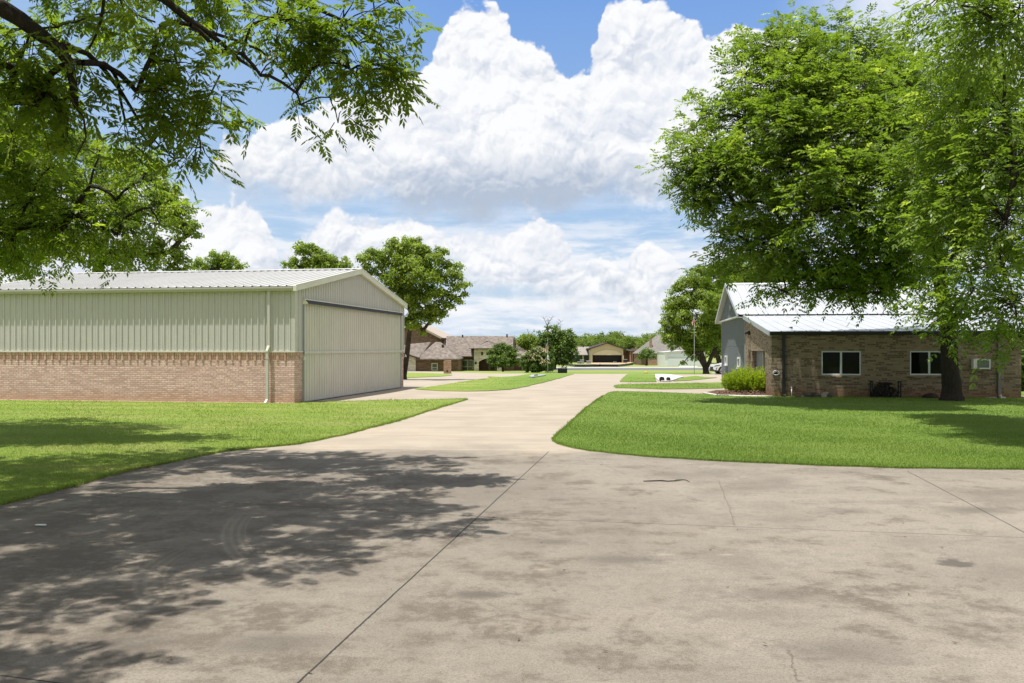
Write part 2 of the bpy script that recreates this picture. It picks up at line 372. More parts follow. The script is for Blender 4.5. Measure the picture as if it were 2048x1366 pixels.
# --- concrete
def concrete_col(nt):
    p = geopos(nt); x, y, z = xyz(nt, p); flat = vec(nt, x, y, 0.0)
    nL = noise(nt, flat, .16, 4, .55); n1 = noise(nt, flat, .5, 6, .62, .4); n2 = noise(nt, flat, 2.2, 6, .65); n3 = noise(nt, flat, 11, 5, .7); n4 = noise(nt, flat, 55, 5, .8); n5 = noise(nt, flat, 230, 2, .6)
    streak = noise(nt, vec(nt, x * .35, y * 1.6, 3.0), 1.4, 6, .65)
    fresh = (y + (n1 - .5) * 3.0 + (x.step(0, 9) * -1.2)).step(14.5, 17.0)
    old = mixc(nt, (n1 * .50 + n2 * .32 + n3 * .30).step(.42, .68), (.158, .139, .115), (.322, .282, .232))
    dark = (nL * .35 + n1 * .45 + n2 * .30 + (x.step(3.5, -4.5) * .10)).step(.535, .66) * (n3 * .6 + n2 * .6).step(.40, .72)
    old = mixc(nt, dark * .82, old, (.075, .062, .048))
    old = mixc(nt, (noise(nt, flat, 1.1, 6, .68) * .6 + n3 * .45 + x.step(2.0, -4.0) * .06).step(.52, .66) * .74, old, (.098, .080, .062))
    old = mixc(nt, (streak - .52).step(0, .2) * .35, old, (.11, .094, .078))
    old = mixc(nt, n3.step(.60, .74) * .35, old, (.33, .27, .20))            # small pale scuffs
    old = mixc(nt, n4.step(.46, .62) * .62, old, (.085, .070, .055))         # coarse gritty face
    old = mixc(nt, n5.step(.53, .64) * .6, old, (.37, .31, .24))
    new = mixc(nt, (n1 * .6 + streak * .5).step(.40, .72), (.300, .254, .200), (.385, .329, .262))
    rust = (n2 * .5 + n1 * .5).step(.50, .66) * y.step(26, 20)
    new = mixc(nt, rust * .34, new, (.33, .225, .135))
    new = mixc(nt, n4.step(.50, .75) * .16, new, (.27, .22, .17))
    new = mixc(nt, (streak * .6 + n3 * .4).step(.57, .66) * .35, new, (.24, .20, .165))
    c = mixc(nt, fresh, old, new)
    wob = (n3 - .5) * .05 + (n2 - .5) * .10
    def seg(a, b, w, soft=.006, wk=.25):
        (ax, ay), (bx, by) = a, b; L = math.hypot(bx - ax, by - ay); dx, dy = (bx - ax) / L, (by - ay) / L
        t = (x - ax) * dx + (y - ay) * dy; s = ((x - ax) * (-dy) + (y - ay) * dx + wob * wk).abs()
        return s.step(w + soft, w) * t.gt(0.0) * t.lt(L)
    def SG(p0, p1, w, **k): return seg(GP(p0)[0], GP(p1)[0], w, **k)
    joint = SG((560, 1400), (1098, 903), .0045, wk=.22).max(SG((40, 983), (1040, 1038), .004, wk=.25)).max(SG((1040, 1038), (2100, 1078), .004, wk=.3)).max(SG((1815, 943), (2120, 1103), .004, wk=.2)).max(SG((0, 1352), (200, 1378), .005, wk=.1))
    far = None
    for a, b in (((905, 823), (1170, 826)), ((985, 790), (1208, 791)), ((1060, 770), (1228, 771)), ((610, 808), (905, 800))):
        q = SG(a, b, .02, soft=.02, wk=.2); far = q if far is None else far.max(q)
    crack = SG((1438, 962), (1452, 1000), .004, wk=1.3).max(SG((1452, 1000), (1470, 1052), .004, wk=1.6)).max(SG((1200, 925), (1250, 950), .003, wk=1.5)).max(SG((1575, 1300), (1600, 1366), .003, wk=1.5))
    # curved tyre scuffs
    tyre = None
    for pts in (((352, 1108), (298, 1155), (352, 1226)), ((478, 1040), (470, 1090), (535, 1146))):
        (x1, y1), (x2, y2), (x3, y3) = GP(*pts)
        dd = 2 * (x1 * (y2 - y3) + x2 * (y3 - y1) + x3 * (y1 - y2))
        ux = ((x1 * x1 + y1 * y1) * (y2 - y3) + (x2 * x2 + y2 * y2) * (y3 - y1) + (x3 * x3 + y3 * y3) * (y1 - y2)) / dd
        uy = ((x1 * x1 + y1 * y1) * (x3 - x2) + (x2 * x2 + y2 * y2) * (x1 - x3) + (x3 * x3 + y3 * y3) * (x2 - x1)) / dd
        rad = math.hypot(x1 - ux, y1 - uy)
        r = ((x - ux) * (x - ux) + (y - uy) * (y - uy)).sqrt() - rad + wob * .12
        band = r.abs().step(.14, .11) * ((r * 85.0).sin().step(-.8, .9) * .6 + .4)
        mx, my = (x1 + x3) / 2, (y1 + y3) / 2; hl = math.hypot(x1 - x3, y1 - y3) / 2
        near = ((x - mx) * (x - mx) + (y - my) * (y - my)).sqrt().step(hl * 1.7, hl * .5) * (x - mx).lt(.12)
        q = band * near; tyre = q if tyre is None else tyre.max(q)
    c = mixc(nt, tyre * .30 * (n3.step(.25, .6)), c, (.40, .34, .27))
    # rows of chevron tread dust
    for a, b, k in (((985, 1256), (1330, 1226), .34), ((1440, 1085), (1840, 1130), .16), ((1290, 1085), (1420, 1062), .25)):
        (ax, ay), (bx, by) = GP(a, b); L = math.hypot(bx - ax, by - ay); dx, dy = (bx - ax) / L, (by - ay) / L
        t = (x - ax) * dx + (y - ay) * dy; s = (x - ax) * (-dy) + (y - ay) * dx
        lug = ((t * 1.0 + s.abs() * .8) * 9.0).fract().step(.35, .5) * s.abs().step(.17, .10) * t.gt(0) * t.lt(L)
        c = mixc(nt, lug * (k * .6) * n2.step(.3, .65), c, (.34, .28, .215))
    # isolated stains
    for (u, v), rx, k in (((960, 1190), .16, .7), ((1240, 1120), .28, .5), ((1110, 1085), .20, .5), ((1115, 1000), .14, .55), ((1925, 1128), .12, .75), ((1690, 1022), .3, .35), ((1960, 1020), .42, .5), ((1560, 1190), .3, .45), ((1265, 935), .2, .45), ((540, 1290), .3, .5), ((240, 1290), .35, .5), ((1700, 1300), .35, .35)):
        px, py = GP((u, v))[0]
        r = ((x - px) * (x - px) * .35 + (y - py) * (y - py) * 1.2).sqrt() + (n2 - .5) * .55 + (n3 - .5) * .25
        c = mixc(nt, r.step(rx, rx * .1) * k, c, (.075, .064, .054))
    for (u, v), rx in (((1452, 1110), .055), ((1085, 1140), .06), ((1330, 1110), .07), ((1220, 1375), .1)):
        px, py = GP((u, v))[0]
        r = ((x - px) * (x - px) * .25 + (y - py) * (y - py)).sqrt() + (n3 - .5) * .06
        c = mixc(nt, r.step(rx, rx * .3) * .40, c, (.36, .30, .225))
    c = mixc(nt, SG((540, 896), (1115, 901), .018, soft=.02, wk=.4) * .55, c, (.46, .39, .31))
    c = mixc(nt, far * .30, c, (.17, .14, .11))
    c = mixc(nt, crack * .5, c, (.05, .043, .036))
    return mixc(nt, joint * .92, c, (.022, .020, .018))
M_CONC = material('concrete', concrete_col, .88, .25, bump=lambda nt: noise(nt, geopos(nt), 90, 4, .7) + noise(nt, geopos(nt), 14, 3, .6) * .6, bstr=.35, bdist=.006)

yE = gy(747.6)
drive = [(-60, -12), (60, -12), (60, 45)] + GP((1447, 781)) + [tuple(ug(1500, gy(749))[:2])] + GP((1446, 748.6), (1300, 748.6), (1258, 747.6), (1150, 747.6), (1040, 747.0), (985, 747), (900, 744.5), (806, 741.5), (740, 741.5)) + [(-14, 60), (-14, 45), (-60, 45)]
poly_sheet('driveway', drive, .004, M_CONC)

def soft_edge(pts, amp=.03, step=.5):
    """a mown edge wanders a little"""
    out = []; n = len(pts)
    for i in range(n):
        a = Vector(pts[i]); b = Vector(pts[(i + 1) % n]); L = (b - a).length
        if L > 45 or L < step: out.append(tuple(a)); continue
        k = max(1, int(L / step)); k = min(k, 60); nn = Vector((-(b - a).y, (b - a).x)) / L
        for j in range(k):
            q = a + (b - a) * (j / k)
            if j: q += nn * random.uniform(-amp, amp)
            out.append(tuple(q))
    return out
L_left = GP((600, 806), (640, 805.5), (740, 803), (860, 800.3), (925, 799), (934, 799.6), (925, 803), (880, 816), (800, 842), (700, 868), (640, 881), (600, 889), (470, 901), (400, 913), (330, 928), (250, 945), (180, 964), (100, 986), (0, 1011), (-120, 1045), (-300, 1095)) + [(-14, 6.5), (-60, 6.5), (-60, 46), (-19, 46), (-19.6, 31.3)]
L_right = GP((1448, 789.6), (1400, 789), (1330, 786), (1260, 783.8), (1232, 783.6), (1217, 786), (1180, 812), (1130, 858), (1112, 873), (1108, 880), (1113, 886), (1135, 894), (1180, 903), (1290, 914), (1400, 921), (1500, 926), (1640, 932), (1760, 936), (1900, 938.5), (2048, 940), (2300, 943)) + [(60, 14), (60, 46), (20, 46), (20, 33), (10, 33.3)]
L_isl1 = GP((1446, 766), (1400, 766.5), (1340, 767.6), (1290, 768.5), (1245, 769), (1231, 771), (1227, 773.5), (1232, 776.5), (1270, 777.5), (1320, 779), (1400, 778), (1446, 777))
L_isl2 = GP((1310, 750), (1280, 749), (1256, 748.4), (1248, 755), (1240, 764), (1258, 764.8), (1290, 764.6), (1312, 764.4), (1310, 757))
L_isl3 = GP((1434, 755.8), (1420, 755.2), (1408, 754.6), (1392, 752.6), (1376, 754), (1360, 758), (1347, 763), (1372, 762), (1410, 758.5))
L_isl4 = GP((1148, 748.4), (1110, 748), (1062, 747.8), (1052, 749), (1040, 751.5), (1025, 753.5), (1000, 754.5), (978, 753.2), (975, 754.5), (985, 755.5), (960, 759), (925, 764), (890, 770), (850, 776), (829, 778.3), (845, 780.3), (880, 782.5), (930, 783.3), (975, 782.6), (1022, 779.5), (1060, 772), (1086, 766), (1120, 757))
L_isl5 = GP((904, 751.2), (896, 748.4), (860, 746.6), (806, 745.2), (700, 744), (690, 756), (806, 757), (840, 755), (880, 753.4))
LAWNS = [('lawn', L_left, 1.0), ('lawn', L_right, 1.0), ('lawn', L_isl1, .35), ('lawn', L_isl2, .2), ('lawn', L_isl3, .2), ('lawn', L_isl4, .25), ('lawn', L_isl5, .15)]
LP = []
for nm, pts, dens in LAWNS:
    pts = soft_edge(pts, .035 if dens == 1 else .05, .22 if dens == 1 else .5); LP.append((pts, dens))
    poly_sheet(nm, pts, .034, M_GRASS, thick=.05)

def inside(pts, x, y):
    px = np.array([p[0] for p in pts]); py = np.array([p[1] for p in pts]); r = np.zeros(len(x), bool); j = len(pts) - 1
    for i in range(len(pts)):
        c = ((py[i] > y) != (py[j] > y)) & (x < (px[j] - px[i]) * (y - py[i]) / (py[j] - py[i] + 1e-12) + px[i]); r ^= c; j = i
    return r
HANG_Q = [(-7.3, 29.15), (-5.1, 41.6), (-18, 44), (-20, 31.2)]
def blades(n_tot):
    xs, ys = [], []
    for pts, dens in LP:
        y0 = max(min(p[1] for p in pts), 8.0); y1 = min(max(p[1] for p in pts), 62)
        k = int(n_tot * dens * (.5 if dens == 1 else .12))
        u = rng.uniform(-.74, .74, k); t = rng.random(k); y = 1 / (1 / y0 + t * (1 / y1 - 1 / y0)) if dens == 1 else rng.uniform(y0, y1, k)
        x = u * y; m = inside(pts, x, y) & ~inside(HANG_Q, x, y); m &= ~((x > 10.0) & (y > 33.4 - .14 * (x - 9.9)))
        xs.append(x[m]); ys.append(y[m])
    return np.concatenate(xs), np.concatenate(ys)
bx, by = blades(900000)
# longer blades leaning out over the edges of the two front lawns
ex, ey = [], []
for pts, dens in LP[:2]:
    for a, b in zip(pts, pts[1:] + pts[:1]):
        L = math.hypot(b[0] - a[0], b[1] - a[1]); ym = (a[1] + b[1]) / 2
        if L > 3 or ym > 34 or ym < 7: continue
        k = int(L * 520 * min(1.6, 14 / ym)); t = rng.random(k); off = rng.normal(size=k) * .022; ux, uy = (b[0] - a[0]) / L, (b[1] - a[1]) / L
        ex.append(a[0] + (b[0] - a[0]) * t - uy * off); ey.append(a[1] + (b[1] - a[1]) * t + ux * off)
n_in = len(bx); bx = np.concatenate([bx] + ex); by = np.concatenate([by] + ey); nb = len(bx)
bz = np.interp(by, KY, KZ) + .030
ang = rng.uniform(0, 2 * np.pi, nb); hh = rng.uniform(.018, .045, nb) * (1 + .5 * np.sin(bx * 1.7 + by * .9) * .4); ww = rng.uniform(.003, .006, nb) * np.clip(by / 14, 1, 3)
hh[n_in:] *= rng.uniform(.8, 1.9, nb - n_in); bz[n_in:] -= .018; lean = rng.uniform(.1, .9, nb) * hh; la = rng.uniform(0, 2 * np.pi, nb)
ca, sa = np.cos(ang) * ww, np.sin(ang) * ww
V = np.empty((nb, 3, 3)); V[:, 0] = np.stack([bx - ca, by - sa, bz], 1); V[:, 1] = np.stack([bx + ca, by + sa, bz], 1)
V[:, 2] = np.stack([bx + np.cos(la) * lean, by + np.sin(la) * lean, bz + hh], 1)
tint = np.repeat(rng.random(nb), 3)
def blade_col(nt):
    t = attr(nt, 'tint'); c = grass_col(nt)
    return mixc(nt, t, mixc(nt, .22, c, (.09, .17, .02)), mixc(nt, .36, c, (.29, .40, .085)))
def leafy(name, colfn, trans=.45, rough=.5, spec=.35):
    m = bpy.data.materials.new(name); m.use_nodes = True; nt = m.node_tree; b = nt.nodes['Principled BSDF']
    c = colfn(nt); setin(nt, b.inputs['Base Color'], c); b.inputs['Roughness'].default_value = rough; b.inputs['Specular IOR Level'].default_value = spec
    tr = nt.nodes.new('ShaderNodeBsdfTranslucent'); nt.links.new(mixc(nt, 1.0, c, (1.25, 1.35, .55), 'MULTIPLY').k, tr.inputs[0])
    mx = nt.nodes.new('ShaderNodeMixShader'); mx.inputs[0].default_value = trans
    nt.links.new(b.outputs[0], mx.inputs[1]); nt.links.new(tr.outputs[0], mx.inputs[2]); nt.links.new(mx.outputs[0], nt.nodes['Material Output'].inputs[0])
    return m
M_BLADE = leafy('grass_blade', blade_col, .35, .6, .25)
o = np_mesh('grass', V.reshape(-1, 3), np.arange(nb * 3).reshape(-1, 3), mat=M_BLADE, col=tint, tri=True)
tag(o, 'short mown green grass covering the lawns beside the driveway', 'grass', kind='stuff')
# ============================================================= building materials
def vary(nt, base, amt=.12, sc=3.0, grime=None):
    p = coord(nt); n = noise(nt, p, sc, 5, .6)
    c = mixc(nt, n.step(.3, .7), tuple(q * (1 - amt) for q in base), tuple(min(1, q * (1 + amt)) for q in base))
    if grime:
        n2 = noise(nt, vmath(nt, 'MULTIPLY', p, (6, 6, .5)), 2.0, 5, .6)
        c = mixc(nt, n2.step(.55, .8) * .35, c, grime)
    return c
def paint(name, base, rough=.5, amt=.06, sc=2.0, metal=0.0, spec=.4, grime=None, bump=None, **k):
    return material(name, lambda nt: vary(nt, base, amt, sc, grime), rough, spec, metal, bump=bump, **k)
def brick(name, c1, c2, mortar, w=.2, h=.0677, ms=.010, soldier=False, dirt=None, warm=None, bias=0.0, c3=None):
    def uv(nt):
        x, y, z = xyz(nt, coord(nt)); return (vec(nt, z, x + y, 0.0) if soldier else vec(nt, x + y, z, 0.0)), z
    def tex(nt):
        v, z = uv(nt); w_ = noise(nt, v, 3.0, 3, .5)
        v = vmath(nt, 'ADD', v, vmath(nt, 'SCALE', vec(nt, w_ - .5, noise(nt, v, 4.0, 3, .5) - .5, 0.0), scale=.010))
        b = nt.nodes.new('ShaderNodeTexBrick'); nt.links.new(v.k, b.inputs['Vector'])
        b.inputs['Scale'].default_value = 1.0; b.inputs['Brick Width'].default_value = w; b.inputs['Row Height'].default_value = h
        b.inputs['Mortar Size'].default_value = ms; b.inputs['Mortar Smooth'].default_value = .15; b.inputs['Bias'].default_value = bias
        b.inputs['Color1'].default_value = (*c1, 1); b.inputs['Color2'].default_value = (*c2, 1); b.inputs['Mortar'].default_value = (*mortar, 1)
        if soldier: b.offset = 0.0
        return b, v, z
    def base(nt):
        b, v, z = tex(nt); c = N(nt, b.outputs[0]); n1 = noise(nt, v, .8, 5, .6); n2 = noise(nt, v, 22, 4, .7)
        cell = nt.nodes.new('ShaderNodeTexWhiteNoise'); cell.noise_dimensions = '2D'
        x, y, _ = xyz(nt, v); row = (y / h)._m('FLOOR'); nt.links.new(vec(nt, (x / w + row * .5)._m('FLOOR'), row, 0.0).k, cell.inputs['Vector'])
        cv = N(nt, cell.outputs[0]); m = N(nt, b.outputs['Fac'])
        if c3: c = mixc(nt, cv.gt(.72) * (1 - m), c, c3)
        c = mixc(nt, .55, c, mixc(nt, cv, tuple(q * .62 for q in c1), tuple(min(1, q * 1.30) for q in c2)), 'MIX') if not c3 else c
        c = mixc(nt, m, c, mortar)
        c = mixc(nt, n2.step(.5, .8) * .35, c, tuple(q * .45 for q in c1))
        c = mixc(nt, n1.step(.45, .75) * .25, c, tuple(q * .6 for q in c2))
        if dirt:
            zz = z + (n1 - .5) * .5
            c = mixc(nt, zz.step(.55, .0) * .55, c, dirt)
        return c
    def hgt(nt):
        b, v, z = tex(nt); return (1.0 - N(nt, b.outputs['Fac'])) + noise(nt, v, 14, 4, .7) * .7
    return material(name, base, .9, .15, bump=hgt, bstr=.8, bdist=.012)

def sage(nt):
    x, y, z = xyz(nt, coord(nt)); c = vary(nt, (.555, .530, .512), .03, 1.2, (.47, .45, .41))
    lap = ((x + y) / .9144).fract().lt(.016)
    c = mixc(nt, lap * .30, c, (.22, .21, .19))
    n = noise(nt, vec(nt, (x + y) * 7.0, z * .6, 0.0), 1.0, 5, .6)
    return mixc(nt, (n - .5).step(0, .2) * z.step(2.6, 1.7) * .30, c, (.40, .36, .30))
M_SAGE = material('sage_sheet_metal', sage, .5, .3)
M_SAGE2 = paint('sage_trim', (.555, .53, .49), .42, .03, 1.2)
M_CREAM = paint('cream_trim', (.68, .66, .56), .45, .04, 1.5)
M_GALV = paint('white_roof_metal', (.46, .455, .44), .5, .05, .8, metal=.0, spec=.25, grime=(.40, .395, .38))
M_GALVB = paint('blue_white_roof_metal', (.40, .415, .435), .5, .06, .8, metal=.0, spec=.25)
M_NAVY = paint('dark_blue_rubber', (.040, .040, .048), .75, .1, 3)
M_BLACK = paint('black_paint', (.012, .012, .013), .5, .1, 4)
M_CHAR = paint('charcoal_metal', (.022, .025, .028), .45, .1, 2)
M_GREY = paint('grey_board_siding', (.185, .202, .215), .6, .07, 1.0, grime=(.15, .165, .175))
M_GREYT = paint('pale_grey_trim', (.38, .40, .42), .5, .05, 2)
M_WHITE = paint('white_paint', (.74, .75, .74), .45, .04, 2)
M_WFRAME = paint('white_window_frame', (.66, .72, .72), .4, .03, 2)
M_BRICKP = brick('pink_brick', (.70, .415, .375), (.80, .54, .505), (.47, .36, .325), dirt=(.50, .26, .15))
M_BRICKS = brick('pink_soldier_brick', (.68, .36, .305), (.80, .49, .44), (.36, .26, .20), soldier=True)
M_BRICKT = brick('tan_brick', (.265, .198, .128), (.375, .292, .198), (.26, .22, .165), c3=(.16, .11, .07), dirt=(.26, .125, .06))
M_BRICKB = brick('brown_brick', (.150, .085, .058), (.255, .160, .112), (.23, .17, .13), w=.5, h=.19, ms=.025)
M_BRICKR = brick('red_brick', (.26, .12, .075), (.44, .25, .17), (.36, .27, .20), w=.25, h=.085, ms=.014, c3=(.50, .36, .27))
M_STONE = brick('cream_limestone', (.60, .555, .44), (.68, .63, .51), (.52, .48, .38), w=.6, h=.25, ms=.016)
def shingle(name, a, b, w=.35, h=.16):
    def base(nt):
        p = coord(nt); x, y, z = xyz(nt, p); v = vec(nt, x + y * .13, z * 2.2 + y * .3, 0.0); cell = nt.nodes.new('ShaderNodeTexWhiteNoise'); cell.noise_dimensions = '2D'
        nt.links.new(vec(nt, (x / w + (z / h)._m('FLOOR') * .37)._m('FLOOR'), (z / h)._m('FLOOR'), 0.0).k, cell.inputs['Vector'])
        n = noise(nt, p, 1.2, 5, .6)
        c = mixc(nt, N(nt, cell.outputs[0]), a, b)
        return mixc(nt, n.step(.4, .7) * .3, c, tuple(q * .72 for q in a))
    return material(name, base, .95, .1)
M_SHB = shingle('brown_shingle', (.135, .112, .095), (.235, .200, .174))
M_SHG = shingle('grey_shingle', (.17, .158, .144), (.23, .215, .197))
M_SHT = shingle('tan_shingle', (.25, .225, .20), (.31, .28, .25))
M_TANROOF = paint('beige_roof_metal', (.40, .325, .255), .5, .04, .3)
M_DKBROWN = paint('dark_brown_trim', (.045, .028, .018), .6, .1, 2)
M_OLIVE = paint('olive_cream_siding', (.50, .46, .29), .6, .05, .5)
M_OLIVED = paint('olive_door_skin', (.60, .55, .37), .6, .04, .5)
M_DKGREEN = paint('dark_green_boards', (.022, .050, .026), .6, .1, .6)
M_CEMENT = paint('cement', (.55, .51, .45), .85, .1, 1.5)
M_WHCONC = paint('white_concrete', (.56, .54, .50), .8, .06, 1.2)
M_WOODD = paint('dark_red_wood', (.085, .035, .018), .5, .2, 3)
def glass_fn(nt):
    return mixc(nt, noise(nt, coord(nt), 2.0, 3, .5).step(.3, .7), (.003, .004, .004), (.008, .011, .008))
M_GLASS = material('dark_window_glass', glass_fn, .05, .09)
M_GLASSG = material('painted_green_reflection_glass', lambda nt: mixc(nt, noise(nt, coord(nt), .9, 4, .6).step(.35, .65), (.012, .030, .012), (.07, .13, .055)), .08, .6)  # green reflection painted into the base colour as mottling
def bark(name, a, b, sc=1.0):
    def ridge(nt):
        p = coord(nt); v = vmath(nt, 'MULTIPLY', p, (9 * sc, 9 * sc, 2.0 * sc)); w = vmath(nt, 'ADD', v, vmath(nt, 'SCALE', noise(nt, p, 3 * sc, 4, .6, out=1), scale=1.4))
        return voro(nt, w, 1.6, 2, .6, 'DISTANCE_TO_EDGE').step(.0, .35) * .7 + noise(nt, v, 3, 4, .7) * .4
    return material(name, lambda nt: mixc(nt, ridge(nt), a, b), .95, .1, bump=ridge, bstr=1.0, bdist=.03)
M_BARK = bark('pecan_bark', (.022, .018, .015), (.105, .088, .074))
M_BARKF = paint('tree_bark', (.058, .046, .036), .95, .35, 1.5, spec=.1)
# ============================================================= the sage metal hangar on a brick base
def ribs(x0, x1, pitch, depth, y=0.0, rib=.045, minor=True, sgn=-1):
    """outline of a ribbed sheet along x, ribs standing towards sgn*y"""
    pts = []; x = x0
    k = int((x1 - x0) / pitch)
    off = ((x1 - x0) - k * pitch) / 2; pts.append((x0, y)); d = sgn * depth
    for i in range(k + 1):
        c = x0 + off + i * pitch
        if c - rib > x0 and c + rib < x1:
            pts += [(c - rib * .55, y), (c - rib * .28, y + d), (c + rib * .28, y + d), (c + rib * .55, y)]
        if minor and c + pitch * .7 < x1:
            for t in (.36, .64):
                q = c + pitch * t; pts += [(q - .012, y), (q - .006, y + d * .16), (q + .006, y + d * .16), (q + .012, y)]
    pts.append((x1, y)); return pts
def swap(prof): return [(b, a) for a, b in prof]

HA = G(588.8, 808); HANG_RZ = -math.atan2(.167, .986)
HL, HW = 12.6, 12.55                               # long wall (x from -HL to 0) and gable width (y from 0 to HW)
ZB, ZE, ZR = 1.72, 3.90, 4.98                      # brick top, eave, ridge
hg = thing('hangar', 'sage green ribbed metal hangar on a pink brick base, tall door in its gable end', 'hangar', (HA.x, HA.y, 0), HANG_RZ)
def gable(y): return ZE + (ZR - ZE) * (1 - abs(y - HW / 2) / (HW / 2))
DY0, DY1 = .66, 12.0                               # door opening along the gable
DZ = 3.42
# brick base with openings at the door
b = MB(); b.box(-HL, 0, -.3, 0, .2, ZB - .21); b.box(-.2, .2, -.3, 0, DY0, ZB - .21); b.box(-.2, DY1 + .01, -.3, 0, HW, ZB - .21); b.box(-HL, .2, -.3, -HL + .2, HW, ZB - .21); b.box(-HL + .2, HW - .2, -.3, -.2, HW, ZB - .21)
bw = b.build('brick_base', M_BRICKP, hg)
b = MB(); e = .004; b.box(-HL, -e, ZB - .21, e, .2, ZB); b.box(-.2, .2, ZB - .21, e, DY0, ZB)
x = -HL + .1
while x < -.05:
    b.box(x - .032, -.030, ZB - .278, x + .032, -e - .001, ZB - .004); x += .2708
b.build('soldier_course', M_BRICKS, bw)
b = MB(); b.box(-.2, DY1 + .01, ZB - .21, e, HW, ZB); b.build('soldier_course', M_BRICKS, bw)
b = MB(); b.box(-HL - .02, -.045, ZB + .002, .0, .05, ZB + .042); b.box(.002, -.045, ZB + .002, .045, DY0 - .03, ZB + .042)
b.build('ledge_flashing', M_CREAM, hg)
b = MB(); b.box(.002, DY1 + .02, ZB + .002, .045, HW, ZB + .042); b.build('ledge_flashing', M_CREAM, hg)
# ribbed walls
b = MB(); b.strip(ribs(-HL, -.03, .2286, .036, y=.0, rib=.06), ZB + .043, ZE + .02)
g1 = [(p, -q) for p, q in ribs(0, HW, .2286, .022, y=.0)]
# gable end: above the door, and the two jambs
def gstrip(y0, y1, za, zb):
    pr = [(-q, p) for p, q in ribs(y0, y1, .2286, .030, rib=.055)]
    fa = za if callable(za) else (lambda y: za); fb = zb if callable(zb) else (lambda y: zb)
    vs = [(x, y, fa(y)) for x, y in pr] + [(x, y, fb(y)) for x, y in pr]; n = len(pr)
    b._add(vs, [(i, i + 1, n + i + 1, n + i) for i in range(n - 1)])
gstrip(.06, DY0 - .02, ZB + .043, lambda y: gable(y) - .02); gstrip(DY0 - .02, DY1 + .02, DZ, lambda y: gable(y) - .02); gstrip(DY1 + .02, HW, ZB + .043, lambda y: gable(y) - .02)
b.box(-HL, .05, ZB, -HL + .04, HW - .05, ZE); b.box(-HL, HW - .06, ZB, -.05, HW - .02, ZE)
b.prism([(-HL + .02, 0, ZE - .1), (-HL + .02, HW, ZE - .1), (-HL + .02, HW / 2, ZR - .05)], (.02, 0, 0))
b.build('metal_siding', M_SAGE, hg)
b = MB(); b.box(-.035, -.035, ZB + .043, .035, -.001, ZE); b.box(.0235, .0, ZB + .043, .036, .10, ZE); b.box(-.10, -.036, ZB + .044, -.036, -.027, ZE)
b.build('corner_trim', M_SAGE2, hg)
b = MB(); b.box(-.02, HW + .001, ZB, .036, HW + .04, ZE); b.build('corner_trim', M_SAGE2, hg)
# roof: ribs run from eave to ridge
b = MB(); OV = .185
for s in (0, 1):
    pr = ribs(-HL - .12, .13, .305, .034, rib=.06, minor=False, sgn=1)
    lo = [(p, (-OV if s == 0 else HW + OV), ZE + .055 - OV * (ZR - ZE) / (HW / 2) + q) for p, q in pr]
    hi = [(p, HW / 2, ZR + .06 + q) for p, q in pr]
    n = len(pr); b._add(lo + hi, [(i, i + 1, n + i + 1, n + i) for i in range(n - 1)])
rf = b.build('roof', M_GALV, hg, solid=.004)
b = MB()
zc = ZR + .115
b.poly([(-HL - .13, HW / 2, zc), (.14, HW / 2, zc), (.14, HW / 2 - .24, zc - .055), (-HL - .13, HW / 2 - .24, zc - .055)]); b.poly([(-HL - .13, HW / 2, zc), (-HL - .13, HW / 2 + .24, zc - .055), (.14, HW / 2 + .24, zc - .055), (.14, HW / 2, zc)])
b.build('ridge_cap', M_GALV, rf, solid=.006)
# gable rake trim (deep cream band on the door end) and eave gutter
def rake(x0, x1, dz0, dz1, mb, ya=-OV, yb=HW + OV):
    sl = (ZR - ZE) / (HW / 2); za, zr = ZE - OV * sl, ZR
    for (y0, z0, y1, z1) in ((ya, za, HW / 2, zr), (HW / 2, zr, yb, za)):
        mb.hexa([(x0, y0, z0 + dz0), (x1, y0, z0 + dz0), (x1, y1, z1 + dz0), (x0, y1, z1 + dz0), (x0, y0, z0 + dz1), (x1, y0, z0 + dz1), (x1, y1, z1 + dz1), (x0, y1, z1 + dz1)])
b = MB(); rake(.024, .15, -.115, .075, b); rake(.13, .165, .0755, .105, b)
b.build('rake_trim', M_CREAM, hg, bevel=.006)
b = MB(); rake(-HL - .14, -HL - .025, -.10, .075, b); b.build('rake_trim', M_CREAM, hg)
b = MB(); z0 = ZE - .03
b.prism([(-HL - .10, -.028, z0 - .10), (-HL - .10, -.17, z0 - .10), (-HL - .10, -.200, z0 - .02), (-HL - .10, -.200, z0 + .035), (-HL - .10, -.028, z0 + .035)], (HL + .10 + .022, 0, 0))
gt = b.build('gutter', paint('gutter_green_grey', (.43, .415, .365), .42, .04, 1.0), hg, bevel=.005)
# the downspout steps out round the brick ledge and kicks at the foot
b = MB(); dx = -.87
def duct(pts, hx=.042, hy=.035):
    for a, c in zip(pts[:-1], pts[1:]):
        (x0, y0, z0), (x1, y1, z1) = a, c
        b.hexa([(x1 - hx, y1 - hy, z1), (x1 + hx, y1 - hy, z1), (x1 + hx, y1 + hy, z1), (x1 - hx, y1 + hy, z1), (x0 - hx, y0 - hy, z0), (x0 + hx, y0 - hy, z0), (x0 + hx, y0 + hy, z0), (x0 - hx, y0 + hy, z0)])
duct([(dx, -.075, z0 - .101), (dx, -.075, ZB + .17), (dx - .03, -.135, ZB + .02), (dx - .03, -.135, .16), (dx - .055, -.23, .045)])
for zz in (ZB - .215, ): b.box(dx - .10, -.178, zz, dx + .045, -.172, zz + .02)
b.build('downspout', M_SAGE2, hg)
b = MB(); b.prism([(dx - .075, -.180, ZB + .015), (dx - .075, -.180, ZB + .06), (dx - .04, -.115, ZB + .23), (dx - .04, -.108, ZB + .17)], (.084, 0, 0))
b.build('downspout_elbow', M_CREAM, hg)
